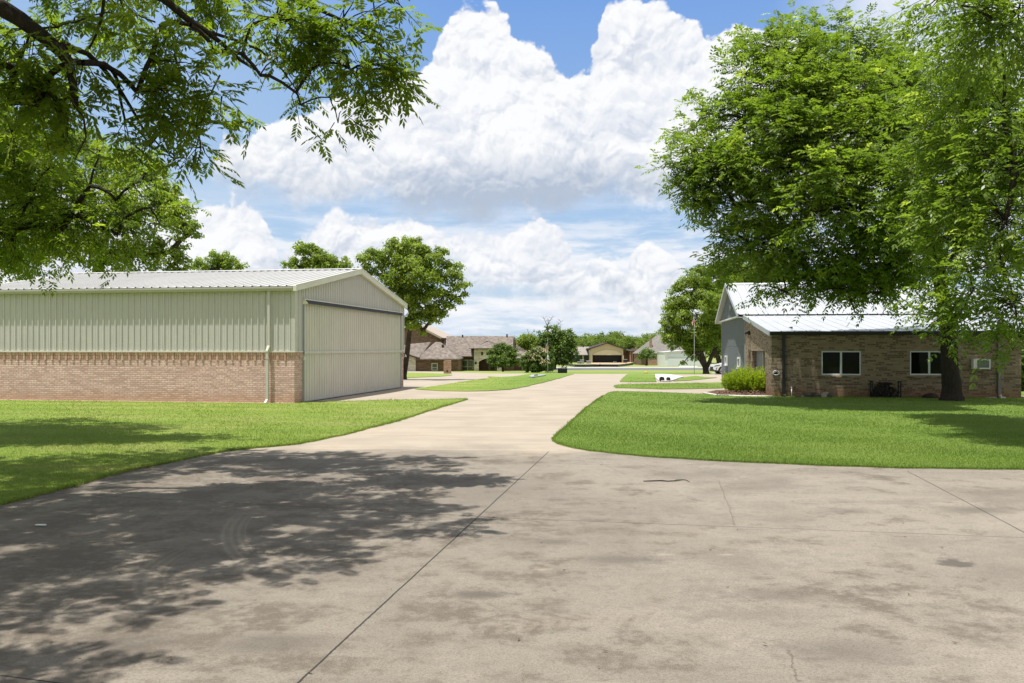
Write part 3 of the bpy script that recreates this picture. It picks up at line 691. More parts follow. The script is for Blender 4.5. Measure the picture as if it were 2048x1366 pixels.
# big door: frame jamb, two ribbed leaves, rail, sill seal, header weather strip
b = MB()
def dstrip(z0_, z1_, xx):
    pr = [(xx - q, p) for p, q in ribs(DY0 + .03, DY1 - .03, .2286, .030, rib=.055)]
    vs = [(x, y, z0_) for x, y in pr] + [(x, y, z1_) for x, y in pr]; n = len(pr)
    b._add(vs, [(i, i + 1, n + i + 1, n + i) for i in range(n - 1)])
dstrip(.06, ZB - .05, .03); dstrip(ZB + .045, DZ - .02, .03)
dr = b.build('hangar_door', paint('sage_door_sheet', (.63, .595, .535), .45, .035, 1.2), hg)
b = MB(); b.box(.02, DY0, ZB - .05, .085, DY1, ZB + .045); b.build('door_rail', M_SAGE2, dr, bevel=.004)
b = MB(); b.box(.015, DY0 + .02, .035, .07, DY1 - .02, .062); b.box(.0, DY0 + .0, .02, .072, DY0 + .029, DZ); b.box(.0, DY1 - .029, .02, .072, DY1 - .0, DZ); b.build('door_frame', M_GREYT, dr)
b = MB(); b.box(-.02, DY0 + .02, -.02, .05, DY1 - .02, .033); b.build('bottom_seal', M_BLACK, dr)
b = MB(); b.hexa([(.03, DY0 - .05, DZ - .02), (.17, DY0 + .12, DZ - .035), (.17, DY1 - .05, DZ - .035), (.03, DY1 + .06, DZ - .02), (.03, DY0 - .05, DZ + .09), (.10, DY0 - .02, DZ + .09), (.10, DY1 + .06, DZ + .09), (.03, DY1 + .06, DZ + .09)])
wsn = b.build('header_seal', M_NAVY, dr)
b = MB(); b.hexa([(.03, DY0 - .06, DZ + .092), (.115, DY0 - .06, DZ + .092), (.115, DY1 + .07, DZ + .092), (.03, DY1 + .07, DZ + .092), (.03, DY0 - .06, DZ + .125), (.115, DY0 - .06, DZ + .125), (.115, DY1 + .07, DZ + .125), (.03, DY1 + .07, DZ + .125)])
b.hexa([(.03, DY0 - .06, DZ - .07), (.175, DY0 + .09, DZ - .04), (.175, DY0 + .115, DZ - .04), (.03, DY0 - .03, DZ - .07), (.03, DY0 - .06, DZ + .09), (.11, DY0 - .05, DZ + .09), (.11, DY0 - .02, DZ + .09), (.03, DY0 - .03, DZ + .09)])
b.build('header_flashing', M_CREAM, dr)
b = MB(); b.box(-.25, DY0 + .03, .04, -.05, DY1 - .03, DZ); b.build('door_core', M_CHAR, dr)
# lamps on the brick piers beside the door
for yy in (.42, DY1 + .30):
    b = MB(); b.lathe((.03, yy, ZB - .16), [(.045, -.05), (.05, 0), (.05, .05), (.02, .07)], 12); b.tube([(.03, yy, ZB - .13), (.12, yy, ZB - .12), (.17, yy, ZB - .16)], .012)
    lm = b.build('wall_lamp', paint('lamp_metal', (.45, .44, .40), .4, .1, 3), hg, smooth=True)
    b = MB(); b.lathe((.18, yy, ZB - .27), [(.055, 0), (.05, .02), (.03, .09), (.012, .12)], 14); b.build('lamp_shade', M_CREAM, lm, smooth=True)
# concrete footing
b = MB(); b.box(-HL - .05, -.05, -.35, .06, .0 - .001, .035); b.build('footing', M_CEMENT, hg)
# ============================================================= the brick workshop with its grey barn behind
CW = G(1543, 794.2); WRZ = -R(7.6)
ws = thing('workshop', 'tan brick workshop with white metal roofs and a grey board gable, behind the big pecan', 'workshop', (CW.x, CW.y, 0), WRZ)
WL = 8.9; LD = 7.5; BD = 10.1                     # brick front length, lean-to depth, barn depth
ZG, ZT, ZK = 2.50, 3.40, 5.22                      # lean-to eave, lean-to top / barn eave, barn ridge
def roofz(y): return ZG - .06 + (ZT - ZG) * y / LD
def wloc(u, v):                                    # photo pixel -> (x, z) on the brick front plane (local)
    c, s = math.cos(WRZ), math.sin(WRZ); k = (u - U0) / F
    # world X = CW.x + x c ; Y = CW.y + x s  -> X = k Y
    x = (k * CW.y - CW.x) / (c - k * s); y = CW.y + x * s
    return x, EYE - (v - VH) / F * y
def sloc(u, v):                                    # same on the side wall plane x = 0: returns (y, z)
    c, s = math.cos(WRZ), math.sin(WRZ); k = (u - U0) / F
    # world X = CW.x - y s ; Y = CW.y + y c
    y = (k * CW.y - CW.x) / (-s - k * c); Y = CW.y + y * c
    return y, EYE - (v - VH) / F * Y
# --- brick walls with real openings
wins = []
for (ua, va, ub, vb) in ((1643, 702, 1722, 750.5), (1820, 702, 1898, 750.5)):
    x0, z1 = wloc(ua, va); x1, z0 = wloc(ub, vb); wins.append((x0, x1, z0, z1))
acx0, acz1 = wloc(1942, 718); acx1, acz0 = wloc(1976, 738)
T = .2
b = MB()
def wall_x(b, x0, x1, z0, ztop, holes, y0=0.0, y1=T):
    """front wall cut round rectangular holes"""
    cur = x0
    for (a, c, d, e_) in sorted(holes):
        b.box(cur, y0, z0, a, y1, ztop); b.box(a, y0, z0, c, y1, d); b.box(a, y0, e_, c, y1, ztop); cur = c
    b.box(cur, y0, z0, x1, y1, ztop)
wall_x(b, 0, WL, -.2, ZG - .13, wins + [(acx0 + .03, acx1 - .03, acz0 + .03, acz1 - .03)])
# side wall (x = 0 .. T) with the doorway and a narrow slot; top follows the lean-to roof
dy1, dz1 = sloc(1503.5, 702); dy0, _ = sloc(1529.5, 703); sy1, sz1 = sloc(1496.5, 698.5); sy0, _ = sloc(1501, 699)
def side(b, ya, yb, za, zb=None):
    f = (lambda y: roofz(y) - .09) if zb is None else (lambda y: zb)
    b.hexa([(0, ya, za), (T, ya, za), (T, yb, za), (0, yb, za), (0, ya, f(ya)), (T, ya, f(ya)), (T, yb, f(yb)), (0, yb, f(yb))])
side(b, T, dy0, -.2); side(b, dy0, dy1, dz1); side(b, dy1, sy0, -.2); side(b, sy0, sy1, sz1); side(b, sy1, LD, -.2)
b.box(WL - T, T, -.2, WL, LD, ZG - .13); b.prism([(WL - T, T, ZG - .13), (WL - T, LD, ZG - .13), (WL - T, LD, ZT - .16)], (T, 0, 0))
bk = b.build('brick_wall', M_BRICKT, ws)
# sloping sills of brick under the windows
for (x0, x1, z0, z1) in wins:
    b = MB(); b.hexa([(x0 - .06, -.05, z0 - .085), (x1 + .06, -.05, z0 - .085), (x1 + .06, .02, z0 - .075), (x0 - .06, .02, z0 - .075), (x0 - .06, -.05, z0 - .03), (x1 + .06, -.05, z0 - .03), (x1 + .06, .02, z0 - .012), (x0 - .06, .02, z0 - .012)])
    b.build('brick_sill', M_BRICKT, bk)
def window(x0, x1, z0, z1):
    b = MB(); f = .045; y0, y1 = .015, .10
    b.box(x0, y0, z0, x0 + f, y1, z1); b.box(x1 - f, y0, z0, x1, y1, z1); b.box(x0 + f, y0, z1 - f, x1 - f, y1, z1); b.box(x0 + f, y0, z0, x1 - f, y1, z0 + f * 1.15)
    xm = (x0 + x1) / 2; b.box(xm - .035, y0 - .003, z0 + f * 1.15, xm + .035, y1, z1 - f)
    fr = b.build('window', M_WFRAME, ws, bevel=.004)
    for a, c, yy in ((x0 + f, xm - .035, .055), (xm + .035, x1 - f, .045)):
        b = MB(); b.quad((a, yy, z0 + f), (c, yy, z0 + f), (c, yy, z1 - f), (a, yy, z1 - f)); b.build('pane', M_GLASS, fr, solid=.006)
    b = MB(); b.box(xm + .09, y1 + .05, z0 + .19, xm + .36, y1 + .12, z0 + .22) ; b.build('sill_item', M_WHITE, fr)
    return fr
for w in wins: window(*w)
b = MB(); b.box(.5, 2.2, .0, WL - .4, 2.24, ZG - .1); b.build('inner_partition', M_DKGREEN, ws)
# doorway: open leaf and dark room
b = MB(); b.box(T + .001, dy0 + .02, -.05, T + .9, dy0 + .06, dz1 - .02); b.build('inner_jamb', M_WOODD, ws)
b = MB(); ym = dy0 + (dy1 - dy0) * .44
b.hexa([(T - .02, ym, .0), (T + .02, ym - .02, .0), (T + .02, dy1 - .03, .0), (T - .02, dy1 - .03, .0), (T - .02, ym, dz1 - .02), (T + .02, ym - .02, dz1 - .02), (T + .02, dy1 - .03, dz1 - .02), (T - .02, dy1 - .03, dz1 - .02)])
dd = b.build('door', paint('grey_door', (.12, .125, .135), .5, .08, 2), ws)
b = MB(); b.box(T - .05, ym - .05, .0, T + .02, ym - .002, dz1 - .02); b.build('door_edge', M_CREAM, dd)
b = MB(); b.lathe((T - .06, ym + .12, .98), [(.0, -.02), (.03, 0), (.0, .02)], 8); b.build('handle', M_GREYT, dd)
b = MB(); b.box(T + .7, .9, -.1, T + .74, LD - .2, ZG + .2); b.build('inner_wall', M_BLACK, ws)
b = MB(); b.box(T - .03, sy0 + .01, .0, T, sy1 - .01, sz1); b.build('slot_infill', M_BRICKT, ws)
# wall lamp high on the side wall
ly, lz = sloc(1500, 666)
b = MB(); b.box(-.10, ly - .10, lz - .09, -.002, ly + .10, lz + .09); b.prism([(-.10, ly - .02, lz + .06), (-.24, ly - .08, lz + .0), (-.22, ly - .08, lz - .06), (-.10, ly - .02, lz - .02)], (0, .14, 0)); b.build('security_lamp', M_BLACK, ws)
b = MB(); yc, _ = sloc(1501.5, 700); b.tube([(-.012, ly, lz - .09), (-.012, ly, 1.7)], .010, 6); b.build('conduit', M_GREYT, ws)
# plaque: a small pale ring round a peaked mark
px, pz = wloc(1552, 746)
b = MB(); ring = [(px + .115 * math.cos(t) * (1 - .18 * max(0, math.sin(t))), -.02, pz + (.10 if math.sin(t) > 0 else .075) * math.sin(t)) for t in np.linspace(0, 2 * math.pi, 25)]
b.tube(ring, .0145, 6, cap=False)
b.tube([(px - .09, -.022, pz + .005), (px, -.022, pz + .06), (px + .09, -.022, pz + .005)], .010, 6)
pq = b.build('wall_plaque', M_WHITE, ws, smooth=True)
b = MB(); b.lathe((px, -.004, pz), [(.105, -.008), (.105, .008)], 20); 
b = MB(); b.poly([(px + .105 * math.cos(t), -.012, pz + .07 * math.sin(t)) for t in np.linspace(math.pi, 2 * math.pi, 14)]); b.poly([(px + .10 * math.cos(t) * .9, -.012, pz + .085 * math.sin(t)) for t in np.linspace(0, math.pi, 14)])
b.build('plaque_back', M_CHAR, pq, solid=.006)
# gutter, downspouts
b = MB(); b.prism([(-.10, -.02, ZG - .14), (-.10, -.14, ZG - .14), (-.10, -.16, ZG - .02), (-.10, -.02, ZG - .02)], (WL + .2, 0, 0)); b.build('gutter', M_CHAR, ws, bevel=.006)
def spout(u, mat, w=.055):
    x, _ = wloc(u, 730); b = MB(); b.box(x - w, -.10, .02, x + w, -.012, ZG - .141); b.hexa([(x - w, -.22, .02), (x + w, -.22, .02), (x + w, -.101, .02), (x - w, -.101, .02), (x - w, -.22, .07), (x + w, -.22, .07), (x + w, -.101, .16), (x - w, -.101, .16)]); return b.build('downspout', mat, ws, bevel=.004)
spout(1567, M_CHAR); d2 = spout(1997.5, paint('mauve_grey_spout', (.20, .18, .175), .45, .05, 2)); d2['label'] = 'grey downspout'
# lean-to roof and barn roof: standing seams
def seamroof(name, x0, x1, ya, za, yb, zb, pitch=.41, h=.035, mat=M_GALVB, parent=ws):
    b = MB(); pr = []; x = x0
    while x < x1:
        pr += [(x, 0), (x + .012, h), (x + .030, h), (x + .042, 0)]; x += pitch
    pr = [p for p in pr if p[0] < x1] + [(x1, 0)]
    lo = [(p, ya, za + q) for p, q in pr]; hi = [(p, yb, zb + q) for p, q in pr]; n = len(pr)
    b._add(lo + hi, [(i, i + 1, n + i + 1, n + i) for i in range(n - 1)]); return b.build(name, mat, parent, solid=.004)
lr = seamroof('lean_to_roof', -.12, WL + .12, -.10, ZG, LD - .02, ZT - .02, .46, .022)
br = seamroof('barn_roof', -.34, WL + 1.2, LD - .17, ZT + .03, LD + BD / 2, ZK, .44)
seamroof('barn_roof_slope', -.34, WL + 1.2, LD + BD + .17, ZT + .03, LD + BD / 2, ZK, .44, parent=br)
b = MB(); x = -.30
while x < WL + 1.1:
    b.box(x + .06, LD - .185, ZT - .03, x + .38, LD - .172, ZT + .028); x += .44
b.build('eave_closure', M_BLACK, br)
b = MB(); b.poly([(-.36, LD + BD / 2 - .2, ZK - .035), (WL + 1.2, LD + BD / 2 - .2, ZK - .035), (WL + 1.2, LD + BD / 2, ZK + .05), (-.36, LD + BD / 2, ZK + .05)]); b.poly([(-.36, LD + BD / 2, ZK + .05), (WL + 1.2, LD + BD / 2, ZK + .05), (WL + 1.2, LD + BD / 2 + .2, ZK - .035), (-.36, LD + BD / 2 + .2, ZK - .035)]); b.build('ridge_cap', M_WHITE, br, solid=.006)
# rake trims
b = MB(); sl = (ZT - ZG) / LD
def bar(y0, z0, y1, z1, x0, x1, d0, d1): b.hexa([(x0, y0, z0 + d0), (x1, y0, z0 + d0), (x1, y1, z1 + d0), (x0, y1, z1 + d0), (x0, y0, z0 + d1), (x1, y0, z0 + d1), (x1, y1, z1 + d1), (x0, y1, z1 + d1)])
bar(-.16, ZG - .02, LD - .02, ZT - .03, -.135, -.085, -.14, .05); b.build('rake_trim', M_GREYT, lr)
b = MB(); bar(LD - .2, ZT, LD + BD / 2, ZK - .02, -.40, -.345, -.13, .07); bar(LD + BD / 2, ZK - .02, LD + BD + .2, ZT, -.40, -.345, -.13, .07); b.build('rake_trim', M_GREYT, br)
b = MB(); bar(LD - .2, ZT, LD + BD / 2, ZK - .02, -.36, -.02, -.12, -.10); bar(LD + BD / 2, ZK - .02, LD + BD + .2, ZT, -.36, -.02, -.12, -.10); b.build('soffit', M_GREYT, br)
# grey board walls: lower wall, jutting gable above a drip edge
b = MB(); YB0, YB1 = LD + .0, LD + BD
def boards(x, y0, y1, za, zb, gap=.30, mb=None):
    y = y0; f = zb if callable(zb) else (lambda q: zb)
    while y < y1 - .01:
        yn = min(y + gap, y1); mb.hexa([(x - .018, y, za), (x, y, za), (x, yn, za), (x - .018, yn, za), (x - .018, y, f(y)), (x, y, f(y)), (x, yn, f(yn)), (x - .018, yn, f(yn))])
        mb.hexa([(x - .036, yn - .03, za), (x - .0181, yn - .03, za), (x - .0181, yn + .02, za), (x - .036, yn + .02, za), (x - .036, yn - .03, f(yn) - .01), (x - .0181, yn - .03, f(yn) - .01), (x - .0181, yn + .02, f(yn) - .01), (x - .036, yn + .02, f(yn) - .01)]); y = yn
boards(0, YB0 + .02, YB1, 1.95, ZT - .02, mb=b); boards(0, YB0 + .02, YB1, -.8, 1.93, mb=b)
b.box(.001, YB0 + .02, -.8, .1, YB1, ZT - .02); b.box(.1, YB1 - .1, -.8, WL + 1, YB1, ZT - .02); b.box(WL + .9, LD, -.8, WL + 1, YB1 - .1, ZT - .02); b.box(WL + .001, LD - .1, -.8, WL + .9, LD, ZT - .05)
gw = b.build('board_siding', M_GREY, ws)
b = MB(); gz_ = lambda y: ZT - .05 + (ZK - ZT) * (1 - abs(y - LD - BD / 2) / (BD / 2))
boards(-.14, YB0 + .05, YB0 + BD / 2, ZT + .03, lambda y: max(ZT + .04, gz_(y) - .1), mb=b); boards(-.14, YB0 + BD / 2, YB1 - .05, ZT + .03, lambda y: max(ZT + .04, gz_(y) - .1), mb=b)
gg = b.build('gable_boards', M_GREY, gw)
b = MB(); b.box(-.20, YB0 - .02, ZT - .035, .0, YB1 + .02, ZT + .025); b.build('drip_edge', M_WHITE, gw)
b = MB(); b.box(-.045, YB0 - .0, -.3, .03, YB0 + .019, ZT - .04); b.build('corner_board', M_GREYT, gw)
b = MB(); b.box(-.045, YB1 + .001, -.8, .03, YB1 + .06, ZT - .04); b.build('corner_board', M_GREYT, gw)
# loft vent with a pointed foot
vy, vz = LD + BD * .46, ZK - .95
b = MB(); b.prism([(-.20, vy - .32, vz + .42), (-.20, vy + .02, vz + .42), (-.20, vy + .02, vz - .30), (-.20, vy - .16, vz - .52), (-.20, vy - .32, vz - .30)], (.02, 0, 0))
lv = b.build('loft_vent', M_GREYT, gw); b = MB(); b.prism([(-.212, vy - .27, vz + .32), (-.212, vy - .04, vz + .32), (-.212, vy - .04, vz - .2), (-.212, vy - .27, vz - .2)], (.01, 0, 0)); b.build('louvre', M_CHAR, lv)
# slim white framed windows
for (ua, va, ub, vb) in ((1452.8, 711, 1456.6, 730), (1478, 714, 1482.6, 736)):
    y1_, z1_ = sloc(ua, va); y0_, z0_ = sloc(ub, vb); f = .09
    b = MB(); b.box(-.10, y0_, z0_, -.037, y0_ + f, z1_); b.box(-.10, y1_ - f, z0_, -.037, y1_, z1_); b.box(-.10, y0_ + f, z1_ - f, -.037, y1_ - f, z1_); b.box(-.10, y0_ + f, z0_, -.037, y1_ - f, z0_ + f); b.box(-.14, y0_ - .05, z0_ - .05, -.037, y1_ + .05, z0_ - .001)
    sw = b.build('slim_window', M_WHITE, gw); b = MB(); b.box(-.06, y0_ + f, z0_ + f, -.04, y1_ - f, z1_ - f); b.build('pane', M_GLASS, sw)
# window air conditioner in the brick front
b = MB(); y0 = -.24; x0, x1, z0, z1 = acx0, acx1, acz0, acz1; f = .05
b.box(x0, y0 + .01, z0, x0 + .03, T + .1, z1); b.box(x1 - .03, y0 + .01, z0, x1, T + .1, z1); b.box(x0 + .03, y0 + .01, z1 - .03, x1 - .03, T + .1, z1); b.box(x0 + .03, y0 + .01, z0, x1 - .03, T + .1, z0 + .03)
b.box(x0, y0, z0, x0 + .13, y0 + .0099, z1); b.box(x1 - f, y0, z0, x1, y0 + .0099, z1); b.box(x0 + .13, y0, z1 - f, x1 - f, y0 + .0099, z1); b.box(x0 + .13, y0, z0, x1 - f, y0 + .0099, z0 + f)
ac = b.build('air_conditioner', M_WHITE, ws, bevel=.006)
b = MB(); n = 12
for i in range(n + 1):
    x = x0 + .13 + (x1 - f - x0 - .13) * i / n; b.box(x - .006, y0 + .004, z0 + f, x + .006, y0 + .014, z1 - f)
for i in range(8):
    z = z0 + f + (z1 - z0 - 2 * f) * i / 7; b.box(x0 + .13, y0 + .0141, z - .006, x1 - f, y0 + .02, z + .006)
b.build('grille', M_GREYT, ac); b = MB(); b.box(x0 + .031, y0 + .06, z0 + .031, x1 - .031, y0 + .07, z1 - .031); b.build('coil', M_CHAR, ac)

# ------------------------------------------------------------- things along the wall
def wl(x, y, z=0): # local -> world
    c, s = math.cos(WRZ), math.sin(WRZ); return Vector((CW.x + x * c - y * s, CW.y + x * s + y * c, z))
x, _ = wloc(1582, 780)
t = thing('vent_pipe', 'thin white pipe standing against the foot of the brick wall', 'pipe', wl(x, -.12), WRZ)
b = MB(); b.tube([(0, 0, 0), (0, 0, .36)], .018, 10); pp = b.build('pipe', M_WHITE, t, smooth=True); b = MB(); b.lathe((0, 0, .35), [(.024, 0), (.027, .02), (.024, .05)], 10); b.build('cap', M_CREAM, t)
# low stacks of old bricks and flat stones
rr = random.Random(4)
x0, _ = wloc(1592, 790); x1, _ = wloc(1660, 790)
t = thing('stone_stack', 'low untidy stack of flat stones and old bricks along the wall under the window', 'stone stack', wl((x0 + x1) / 2, -.28), WRZ)
M_SLAB = paint('weathered_slab', (.13, .115, .10), .9, .4, 4); M_SLAB2 = paint('pale_slab', (.40, .36, .31), .9, .2, 4)
for k in range(13):
    cx = (x0 - x1) / 2 + (x1 - x0) * (k + .5) / 13; hgt = .05 if k < 3 else rr.uniform(.10, .21); b = MB()
    z = 0
    while z < hgt:
        w, d, h = rr.uniform(.06, .12), rr.uniform(.08, .13), rr.uniform(.035, .06); ox, oy = cx + rr.uniform(-.03, .03), rr.uniform(-.05, .05) ; a = rr.uniform(-.3, .3)
        b.prism([(ox + (p * math.cos(a) - q * math.sin(a)), oy + (p * math.sin(a) + q * math.cos(a)), z) for p, q in ((-w, -d), (w, -d * .9), (w * .9, d), (-w, d))], (0, 0, h)); z += h + .001
    b.build('stone', M_SLAB2 if k in (1, 2, 9, 10) else M_SLAB, t)
# firewood rack
x0, _ = wloc(1739, 780); x1, _ = wloc(1795, 780); LWD = x1 - x0
t = thing('firewood_rack', 'black iron rack heaped with dark firewood between the two windows', 'firewood rack', wl(x0, -.25), WRZ)
for xx in (0, LWD):
    b = MB(); b.box(xx - .02, -.16, 0, xx + .02, -.12, .64); b.box(xx - .02, .12, 0, xx + .02, .16, .64); b.box(xx - .02, -.119, .60, xx + .02, .119, .64)
    b.build('upright', M_BLACK, t)
b = MB(); b.box(.021, -.15, .06, LWD - .021, -.12, .09); b.box(.021, .12, .06, LWD - .021, .15, .09); b.build('rail', M_BLACK, t)
M_LOG = paint('charred_log', (.022, .018, .016), .9, .5, 6); M_LOGE = paint('log_end', (.06, .047, .038), .9, .4, 9)
t2 = thing('firewood_pile', 'heap of dark split logs lying in the iron rack', 'firewood', wl(x0 + LWD / 2, -.25, .09), WRZ)
z = 0.05; row = 0
while row < 6:
    lo, hi = -LWD / 2 + .07, LWD / 2 - .07
    if row > 1: lo += .05 + .07 * (row - 2); hi -= .10 * (row - 1)
    if row == 5: hi = lo + .35
    xx = lo
    while xx < hi:
        r = rr.uniform(.038, .058); m = MB(); m.tube([(xx, -.20 + rr.uniform(-.05, .03), z + rr.uniform(-.01, .01)), (xx + rr.uniform(-.02, .02), .17, z)], [r, r * .95], 7); m.build('log', [M_LOG, M_LOGE][rr.random() < .25], t2); xx += r * 2 + .004
    z += .082; row += 1
# dark round basin on the ground by the tree
x, _ = wloc(1855, 790)
t = thing('fire_bowl', 'dark rusty upturned bowl on the grass against the wall under the window', 'bowl', wl(x, -.35), WRZ)
b = MB(); b.lathe((0, 0, 0), [(.30, 0), (.29, .05), (.25, .12), (.17, .18), (.06, .205), (.0, .208)], 24); b.build('shell', paint('rusty_iron', (.035, .018, .012), .8, .4, 6), t, smooth=True)
b = MB(); b.lathe((0, 0, 0), [(.315, 0), (.325, .012), (.315, .024)], 24); b.build('rim', M_BLACK, t, smooth=True)
# a few loose bricks at the right end of the wall
for k, (u, lb) in enumerate(((1970, 'pale loose brick lying at the wall below the air conditioner'), (1981, 'pale loose brick lying beside the grey downspout'), (1999, 'white splash stone at the foot of the grey downspout'))):
    x, _ = wloc(u, 793); b = MB(); b.box(-.10, -.05, 0, .10, .05, .065 + .01 * k); o = b.build('loose_brick' if k < 2 else 'splash_stone', M_SLAB2 if k < 2 else M_WHCONC, bevel=.008)
    o.location = wl(x, -.26); o.rotation_euler = (0, 0, WRZ + .1 * k); tag(o, lb, 'brick' if k < 2 else 'stone')
# planting bed with its mulch and edging in front of the door side
pts = [wl(-2.3, 2.3), wl(-1.95, .55), wl(-1.2, -.02), wl(-.02, -.1), wl(-.02, 5.0), wl(-1.6, 4.6)]
poly_sheet('planting_bed', [(p.x, p.y) for p in pts], .045, material('mulch', lambda nt: mixc(nt, noise(nt, geopos(nt), 26, 4, .7).step(.35, .65), (.035, .022, .015), (.19, .12, .085)), .95, .1, bump=lambda nt: noise(nt, geopos(nt), 40, 4, .7), bstr=1, bdist=.03))
b = MB(); path = [wl(-2.35, 2.3), wl(-2.0, .5), wl(-1.22, -.08), wl(-.6, -.16), wl(.0, -.17)]
b.tube([(p.x, p.y, .03) for p in path], .045, 8); o = b.build('bed_edging', M_CEMENT, smooth=True); tag(o, 'curved pale concrete edging round the planting bed by the door', 'edging')
# mulch clumps of dry leaves
nl = 900; V = np.empty((nl, 4, 3)); cx = np.array([tuple(wl(-rr.uniform(.2, 2.0), rr.uniform(.1, .9))[:2]) for _ in range(nl)])
an = rng.uniform(0, 6.28, nl); s = rng.uniform(.015, .035, nl); zz = .05 + rng.random(nl) ** 2 * .16; dz = rng.uniform(-.02, .03, (nl, 4))
for j, (p, q) in enumerate(((-1, 0), (0, -.5), (1, 0), (0, .5))):
    V[:, j, 0] = cx[:, 0] + (p * np.cos(an) - q * np.sin(an)) * s; V[:, j, 1] = cx[:, 1] + (p * np.sin(an) + q * np.cos(an)) * s; V[:, j, 2] = zz + dz[:, j]
o = np_mesh('dry_leaves', V.reshape(-1, 3), np.arange(nl * 4).reshape(-1, 4), mat=paint('dry_leaf', (.20, .115, .085), .9, .5, 9)); tag(o, 'brown dry leaves heaped in the planting bed', 'dry leaves', kind='stuff')
# ============================================================= trees
def leaf_fn(dark, light, yellow):
    def f(nt):
        t = attr(nt, 'tint'); p = geopos(nt); n = noise(nt, p, .9, 3, .6)
        c = mixc(nt, (t * .6 + n * .5 - .05).clamp(), dark, light)
        return mixc(nt, t.step(.86, 1.0) * .7, c, yellow)
    return f
M_LEAF = leafy('pecan_leaf', leaf_fn((.074, .130, .020), (.285, .375, .062), (.50, .56, .15)), .56, .40, .5)
M_LEAFN = leafy('pecan_leaf_close', leaf_fn((.075, .125, .016), (.28, .36, .045), (.48, .54, .09)), .62, .42, .45)
M_LEAFB = leafy('bright_leaf', leaf_fn((.125, .185, .026), (.34, .42, .075), (.48, .53, .14)), .54, .5, .3)
M_LEAFD = leafy('dark_leaf', leaf_fn((.065, .115, .022), (.195, .28, .055), (.28, .35, .09)), .48, .5, .35)
M_LEAFF = leafy('far_leaf', leaf_fn((.085, .135, .025), (.235, .31, .065), (.31, .37, .10)), .45, .6, .25)
M_LEAFY = leafy('yellow_green_leaf', leaf_fn((.16, .235, .018), (.46, .55, .045), (.56, .62, .10)), .55, .5, .3)
def unit(a): return a / (np.linalg.norm(a, axis=-1, keepdims=True) + 1e-9)
def rv(n): return unit(rng.normal(size=(n, 3)))
DOWN = np.array([0, 0, -1.0])
def compound(B, D, L, nl=9, leaf=.105, width=.40, droop=.55):
    """pinnate leaves: B base, D direction, L length -> folded quads"""
    n = len(B); pairs = nl // 2
    side = unit(np.cross(D, DOWN) + rv(n) * .25); ts = []; vs = []
    for k in range(nl):
        last = k == nl - 1
        t = 1.0 if last else .28 + .64 * (k // 2) / max(1, pairs - 1)
        sg = 0 if last else (1 if k % 2 else -1)
        Dt = unit(D + DOWN * droop * t); pos = B + (D * t + DOWN * droop * .5 * t * t) * L[:, None]
        ld = unit(Dt * (1.0 if last else .75) + side * sg * .85 + DOWN * (.05 + .22 * rng.random((n, 1))) + rv(n) * .18)
        ll = leaf * (.75 + .5 * rng.random(n)) * (1 - .25 * abs(t - .6)); w = ll * width * .5
        sd = unit(np.cross(ld, unit(np.cross(side, D)) + rv(n) * .28)); nrm = np.cross(sd, ld)
        mid = pos + ld * (ll * .48)[:, None]
        q = np.stack([pos, mid + sd * w[:, None] + nrm * (w * .35)[:, None], pos + ld * ll[:, None] + DOWN * (ll * .10)[:, None], mid - sd * w[:, None] + nrm * (w * .35)[:, None]], 1)
        vs.append(q)
    V = np.stack(vs, 1).reshape(-1, 3); return V                     # n * nl * 4
def simple_leaves(C, size, flat=1.3, out=0.0):
    n = len(C); up = unit(rv(n) * .7 + np.array([0, 0, 1.0]) * flat * .5 + out); d = unit(np.cross(up, rv(n)) + DOWN * .3); s = unit(np.cross(d, up)); L = size * (.6 + .8 * rng.random(n)); w = L * .36
    nn = np.cross(s, d); mid = C + d * (L * .45)[:, None]
    return np.stack([C, mid + s * w[:, None] + nn * (w * .3)[:, None], C + d * L[:, None], mid - s * w[:, None] + nn * (w * .3)[:, None]], 1).reshape(-1, 3)
def wob(p, k=1.0, s=0.0):                                           # cheap smooth noise -1..1
    x, y, z = p[..., 0] * k, p[..., 1] * k, p[..., 2] * k
    return (np.sin(1.7 * x + 2.3 * z + s) + np.sin(2.9 * y - 1.3 * x + 1.9 + s) + np.sin(2.1 * z + 1.1 * y + 4.2 + 2 * s) + np.sin(4.3 * x + 3.1 * y - 2.7 * z + s)) / 4
def twig_points(clumps, dens, hollow=.35, gap=.25, seed=0.0, drop=.35, flat=.8):
    """clumps: (centre, radius) -> twig base points and directions, thicker near the outside"""
    Bs, Ds, Ci = [], [], []
    for i, (c, r, *rest) in enumerate(clumps):
        k = rest[0] if rest else 1.0
        n = max(4, int(dens * k * r ** 2 * 4)); d = rv(n); t = (hollow ** 3 + (1 - hollow ** 3) * rng.random(n)) ** (1 / 3)
        bump = 1 + .30 * wob(d * 2.2 + i, 1.0, seed + i)
        p = np.array(c) + d * np.array([r, r, r * flat]) * (t * bump)[:, None]
        keep = wob(p, 1.5, seed) > -gap - .30 * rng.random(n)
        Bs.append(p[keep]); Ds.append(unit(d[keep] * .9 + rv(keep.sum()) * .6 + DOWN * drop)); Ci.append(np.full(keep.sum(), i))
    return np.concatenate(Bs), np.concatenate(Ds), np.concatenate(Ci)
